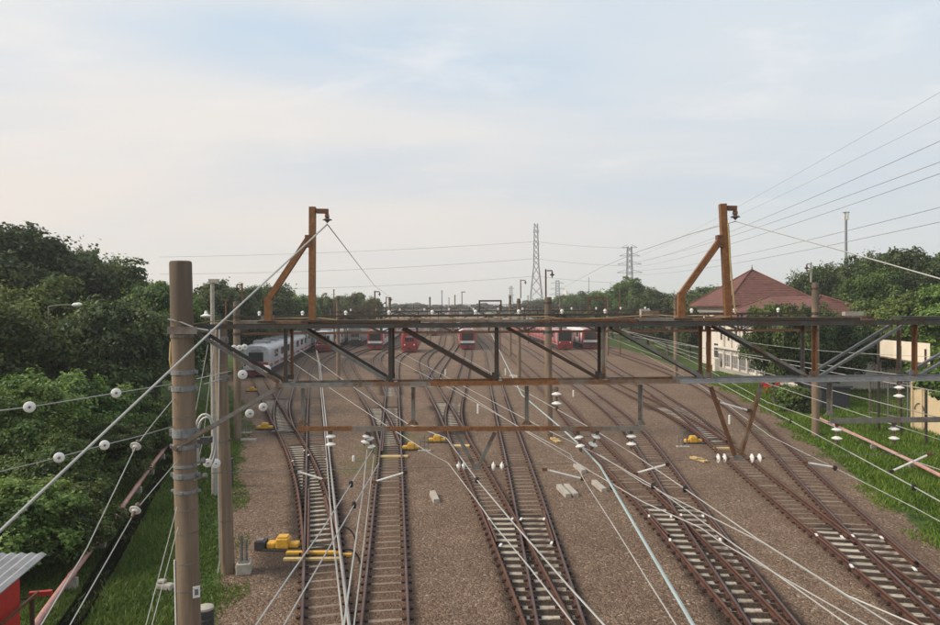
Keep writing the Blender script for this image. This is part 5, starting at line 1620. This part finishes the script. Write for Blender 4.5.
plank('yellow sleeper across the second track behind the lower rail', 393.5, 457.5, 1.5, .4, 'yellow_pale', .08)
plank('yellow sleeper across the middle track behind the lower rail', 461, 447, .95, .55, 'yellow_pale', .09)
plank('yellow sleeper across the right track beside the point machine', 722, 449.5, .85, .3, 'yellow_pale', .09)
plank('long grey slide plate across the points at left', 283, 432, 1.4, .3, 'galv', .07, name='slide_plate', cat='plate', grp='plates at the points')
plank('grey cable trough beside the second left pole', 249, 441, .9, .3, 'concrete_old', .12, name='cable_trough', cat='trough', grp=None)
# stretcher rods and dark frames at the points
for lab, u, v, w_ in (('dark stretcher bar across the leftmost points', 322, 548.5, 1.3), ('dark stretcher bar across the second track points', 391, 452.5, 1.3), ('dark stretcher bar across the middle points', 455, 433, 1.4), ('dark stretcher bar across the right points', 708, 440.5, 1.6)):
    g_ = G(u, v); m = MB(); m.tube([g_ + Vector((-w_ / 2, 0, .09)), g_ + Vector((w_ / 2, 0, .09))], .03, 6); put('stretcher_bar', m, 'dark_box', None, lab, 'bar', 'stretcher bars')
# loose concrete sleepers
def loose(label, u, v, l_, w_, rz, grp='loose concrete sleepers lying on the ballast'):
    g_ = G(u, v); m = MB(); c, s_ = math.cos(rz), math.sin(rz)
    ax = (Vector((c, s_, 0)), Vector((-s_, c, 0)), up)
    pr = [(-w_ / 2, 0), (w_ / 2, 0), (w_ * .42, .19), (-w_ * .42, .19)]
    o = g_ - ax[0] * l_ / 2 - up * .01
    m.prism([o + ax[1] * a_ + up * z_ for a_, z_ in pr], ax[0] * l_)
    bev(put('loose_sleeper', m, 'concrete_old', None, label, 'sleeper', grp), .018)
loose('single loose concrete sleeper between the second and middle tracks', 434.5, 499, 1.35, .27, R(100))
loose('left one of the two loose sleepers lying side by side', 563.5, 493, 1.6, .26, R(97))
loose('right one of the two loose sleepers lying side by side', 571, 492.5, 1.6, .26, R(97))
loose('loose sleeper behind the side-by-side pair', 579.5, 470, 1.5, .26, R(97))
loose('loose sleeper right of the side-by-side pair', 599, 488, 1.5, .26, R(97))
loose('pale loose sleeper near the foot of the brown centre pole', 516, 377, 2.2, .5, R(115))
# white marker posts
for lab, u, v, h_ in (('white marker stub on the mossy ballast left of the second track', 353.5, 461, .32), ('white marker post between the middle and central tracks', 478, 413.5, .75), ('white marker post under the right V frame', 729.5, 424, .65), ('white marker post right of the brown centre pole', 573.5, 396.5, .6), ('small white marker between far central tracks', 505.5, 375, .8), ('small white marker left of the central train track', 445.5, 375, .7)):
    g_ = G(u, v); m = MB(); m.lathe(g_ - up * .05, up, [(0, .075), (h_ - .03, .07), (h_, .045)], 8); put('marker_post', m, 'white_paint', None, lab, 'marker post', 'white marker posts')
# yellowish debris
for lab, u, v, l_, rz in (('yellow timber piece near the foot of the brown centre pole', 555.5, 441, 1.3, 100), ('short yellow timber left of the right V frame', 699, 460.5, 1.1, 112)):
    g_ = G(u, v); t = thing('timber_piece', lab, 'timber', g_, 'yellow timbers on the ballast')
    a_ = Vector((math.cos(R(rz)), math.sin(R(rz)), 0)); b_ = Vector((-a_.y, a_.x, 0))
    for k, o in enumerate((-.09, .09)):
        part('timber', lambda m: m.bar(g_ + b_ * o - a_ * l_ / 2 + up * .06, g_ + b_ * o + a_ * l_ / 2 + up * .06, .11, .1), 'yellow_pale', t)
    part('crosspiece', lambda m: m.bar(g_ - b_ * .2 + up * .13, g_ + b_ * .2 + up * .13, .08, .04), 'yellow_pale', t)
# signal base block with post, drum
g_ = G(244, 573); t = thing('cable_post', 'grey steel post on a concrete block at the left ballast edge', 'post', g_)
bk_ = part('block', lambda m: m.box(g_ + up * .16, (.42, .42, .34), rz=.2), 'concrete_old', t); bev(bk_, .03)
part('flange', lambda m: m.box(g_ + up * .35, (.28, .28, .03), rz=.2), 'galv', t)
for o in (-.07, .07):
    part('pipe', lambda m: m.lathe(g_ + Vector((o, 0, .36)), up, [(0, .05), (.75 if o < 0 else .62, .05), (.78 if o < 0 else .65, .03)], 8), 'galv', t)
g_ = G(205.5, 632); t = thing('drum', 'black drum with a concrete lid beside the foreground pole', 'drum', g_)
part('shell', lambda m: m.lathe(g_, up, [(0, .185), (.02, .2), (.30, .2), (.31, .21), (.34, .21), (.35, .2), (.56, .2)], 20), 'dark_box', t, smooth=True)
part('lid', lambda m: m.lathe(g_ + up * .562, up, [(0, .205), (.05, .205), (.065, .18)], 20), 'concrete_old', t, smooth=True)
g_ = G(166, 590); m = MB(); m.box(g_ + up * .1, (.5, .22, .2), rz=-.3); m.box(g_ + Vector((-.12, .02, .24)), (.24, .2, .1), rz=-.1); rb_ = put('rubble', m, 'concrete_old', None, 'broken pale concrete lump in the grass left of the foreground pole', 'rubble'); bev(rb_, .05)
for lab, u, v, s_ in (('pale stone on the ballast beside the second left pole', 221, 578, .16),):
    pass
# black box behind pole
g_ = G(229.5, 487); m = MB(); m.box(g_ + up * .6, (.25, .3, 1.2)); m.box(g_ + up * 1.22, (.3, .35, .06)); put('cabinet', m, 'dark_box', None, 'narrow black cabinet behind the second left pole', 'cabinet')
# pipes on low supports, left and right
def pipe(label, px, z, r, sup, mat='pink_pipe', grp='pink pipelines along the verges'):
    pts = [Z(u, v, z) for u, v in px]
    t = thing('pipeline', label, 'pipe', Vector((pts[0].x, pts[0].y, 0)), grp)
    part('pipe', lambda m: m.tube([Vector(p) for p in smoothline(pts, 1.)], r, 10), mat, t, smooth=True)
    L_ = smoothline(pts, .5)
    for k in range(2, len(L_), sup):
        p = Vector(L_[k]); part('support', lambda m: m.box((p.x, p.y, (z - r) / 2), (.3, .12, max(.05, z - r))), 'concrete_old', t)
        part('collar', lambda m: m.lathe(p - Vector((0, .06, 0)), (0, 1, 0), [(0, r + .005), (0, r + .02), (.12, r + .02), (.12, r + .005)], 10), mat, t)
pipe('pink pipeline running beside the ditch at left', [(20, 648), (40, 618), (85, 557), (120, 510), (150, 468), (172, 439), (180, 428)], .45, .085, 7)
pipe('pink pipeline across the right verge', [(812, 415), (838, 427), (875, 444), (915, 463), (941, 476), (990, 501)], .4, .085, 9)
# hedge and shadow line beside the left pipe: shade painted as a black strip
da = [G(u, v) for u, v in ((45, 660), (72, 625), (105, 572), (140, 512), (160, 478), (178, 440))]
ln_ = smoothline(da, 1.); d_ = tang(ln_)
t = thing('drain', 'narrow dark drain beside the pink pipeline at left', 'drain', Vector(ln_[0]))
def strip(m, o0, o1, z0_, z1_):
    for k in range(len(ln_) - 1):
        q = []
        for kk in (k, k + 1):
            n_v = Vector((d_[kk][1], -d_[kk][0], 0)); p = Vector(ln_[kk]); p.z = 0
            q.append((p + n_v * o0 + up * z0_, p + n_v * o1 + up * z1_))
        m.add([q[0][0], q[0][1], q[1][1], q[1][0]], [(0, 1, 2, 3)])
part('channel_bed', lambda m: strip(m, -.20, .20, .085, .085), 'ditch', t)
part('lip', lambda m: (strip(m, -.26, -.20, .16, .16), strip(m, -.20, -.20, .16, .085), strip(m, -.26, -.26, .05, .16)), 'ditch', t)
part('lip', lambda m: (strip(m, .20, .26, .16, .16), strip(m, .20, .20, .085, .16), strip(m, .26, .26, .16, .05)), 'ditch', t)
# red hut at the bottom left corner
dh = 15.5
c = P(-12, 578, dh)
t = thing('hut', 'red hut with a corrugated roof in the bottom left corner', 'hut', (c.x, dh, 0))
zr = P(33, 562, dh).z
ra, rb = P(33, 563, dh), P(12, 585, dh - 1.4)
for k in range(11):       # corrugated sheets side by side
    x1_ = ra.x - k * .22
    part('roof_sheet', lambda m: m.add([(x1_, dh + .5, zr), (x1_ - .11, dh + .5, zr + .045), (x1_ - .216, dh + .5, zr), (x1_, dh - 1.5, zr - .30), (x1_ - .11, dh - 1.5, zr - .255), (x1_ - .216, dh - 1.5, zr - .30),
        (x1_, dh + .5, zr - .02), (x1_ - .216, dh + .5, zr - .02), (x1_, dh - 1.5, zr - .32), (x1_ - .216, dh - 1.5, zr - .32)], [(0, 1, 4, 3), (1, 2, 5, 4), (6, 8, 9, 7), (0, 3, 8, 6), (2, 7, 9, 5), (3, 4, 5, 9, 8), (0, 6, 7, 2, 1)]), 'train_roof', t)
part('wall', lambda m: m.box((ra.x - 1.55, dh - .4, (zr - .35) / 2), (2.2, 1.3, zr - .35)), 'red_paint', t)
for o in (.12, .55):
    part('post', lambda m: m.bar((ra.x - o - .1, dh - 1.2 + o * 2, 0), (ra.x - o - .1, dh - 1.2 + o * 2, zr - .3), .08, .08, up=(0, 1, 0)), 'red_paint', t)
t = thing('railing', 'rusty stair railing beside the red hut', 'railing', (P(22, 610, dh).x, dh, 0))
q0, q1 = P(-5, 630, dh - 1), P(38, 592, dh + .8)
part('handrail', lambda m: m.bar(q0, q1, .05, .05), 'rust', t)
q2, q3 = P(0, 600, dh - .2), P(32, 599, dh + .8)
part('handrail', lambda m: m.bar(q2, q3, .05, .05), 'rust_dark', t)
part('post', lambda m: m.bar((q3.x, q3.y, 0), q3, .07, .07, up=(0, 1, 0)), 'rust_dark', t)
q4 = P(52, 592.5, dh + .9)
part('red_bar', lambda m: m.bar(q1 + Vector((-.2, 0, -.05)), q4, .1, .1), 'red_paint', t)

# signal stands by the far points
for lab, u, v in (('grey signal stand left of the right point machine', 683, 447), ('grey signal stand between the two yellow point machines', 424.5, 451), ('grey signal stand beside the far left points', 246, 433)):
    g_ = G(u, v); t = thing('signal_stand', lab, 'signal stand', g_, 'grey signal stands')
    for o in (-.22, 0, .22):
        part('upright', lambda m: m.bar(g_ + Vector((o, 0, 0)), g_ + Vector((o, 0, .85 - abs(o))), .05, .05, up=(0, 1, 0)), 'galv', t)
    part('crossbar', lambda m: m.bar(g_ + Vector((-.25, -.032, .5)), g_ + Vector((.25, -.032, .5)), .02, .06), 'galv', t)
    part('foot', lambda m: m.box(g_ + up * .02, (.7, .35, .06)), 'concrete_old', t)
# white paint marks on rail joints at the crossings, check rails
def marks(lst, where):
    for (u, v), pos in zip(lst, ('rear left', 'rear inner left', 'rear inner right', 'rear right', 'front left', 'front right')):
        g_ = Z(u, v, .17); m = MB(); m.box(g_, (.075, .26, .03), rz=-.25 if u > 430 else 0); put('paint_mark', m, 'white_paint', None, pos + ' white painted joint block on the rails of the ' + where, 'joint block', 'white joint blocks at the ' + where)
marks(((489, 519), (512, 519), (521, 519), (544, 519), (500.5, 545), (551.5, 543)), 'middle crossing')
marks(((649, 516), (671, 516.5), (681, 515), (703, 516), (670, 540), (720, 539.5)), 'right-of-centre crossing')
marks(((816.5, 535), (842, 537), (853, 536), (881.5, 537.5), (851.5, 566), (914.5, 569)), 'far right crossing')
marks(((292.5, 461), (304, 450.5), (308.5, 455), (326.5, 459)), 'leftmost crossing')
def check(label, k, side, v0, v1, u):
    a_ = TR[k]; y0_, y1_ = sorted((G(u, v0).y, G(u, v1).y))
    idx = [i for i in range(len(a_)) if y0_ <= a_[i][1] <= y1_]
    if len(idx) < 3: return
    me_ = rail_mesh('check_rail', a_, side, .03, 'rail_head_rusty', Vector((0, 0, 0)), idx[0], idx[-1] + 1, shift=GAUGE / 2 + .036 - .115)
    o = bpy.data.objects.new('check_rail', me_); COL.objects.link(o); o.parent = TOBJ[k]
    o.location = -TOBJ[k].location
for k, sd_, v0, v1, u in (('t3', -1, 512, 548, 500), ('t4', 1, 512, 548, 540), ('t5', -1, 512, 545, 660), ('t6', 1, 512, 545, 705), ('t7', -1, 530, 572, 830), ('t8', 1, 530, 572, 900), ('t1', 1, 448, 475, 325), ('t1b', -1, 446, 470, 295), ('t1b', 1, 500, 560, 330), ('t1', -1, 490, 560, 306), ('t2', -1, 425, 455, 385), ('t7', 1, 415, 445, 710), ('t7', -1, 415, 445, 705)):
    check('', k, sd_, v0, v1, u)
# cables hanging as loops between rails at the points
m = MB(); pts = [P(u, v, 9.8) for u, v in ((343, 549), (352, 550), (358, 556), (361, 566))]
m.tube([Vector(p) for p in smoothline(pts, .05)], .014, 5); put('jumper', m, 'black_clip', None, 'curved black jumper between the steep pale wires at left', 'cable', 'black jumpers between the wires')
m = MB(); pts = [P(u, v, 11) for u, v in ((337, 526), (348, 528), (354, 535), (355.5, 543))]
m.tube([Vector(p) for p in smoothline(pts, .05)], .012, 5); put('jumper', m, 'black_clip', None, 'upper curved black jumper between the steep pale wires at left', 'cable', 'black jumpers between the wires')

# ------------------------------------------------------------------ the hazy air of the yard
m = MB(); m.box((0, 1580, 39), (5000, 3400, 80)); 
hz_o = put('haze', m, 'pole', None, kind='stuff')
hm = bpy.data.materials.new('haze_air'); hm.use_nodes = True
for n in list(hm.node_tree.nodes):
    if n.type != 'OUTPUT_MATERIAL':
        hm.node_tree.nodes.remove(n)
pv = hm.node_tree.nodes.new('ShaderNodeVolumePrincipled')
pv.inputs['Color'].default_value = (.96, .97, .99, 1)
pv.inputs['Density'].default_value = .00045
pv.inputs['Anisotropy'].default_value = .2
hm.node_tree.links.new(pv.outputs[0], [n for n in hm.node_tree.nodes if n.type == 'OUTPUT_MATERIAL'][0].inputs['Volume'])
hz_o.data.materials[0] = hm
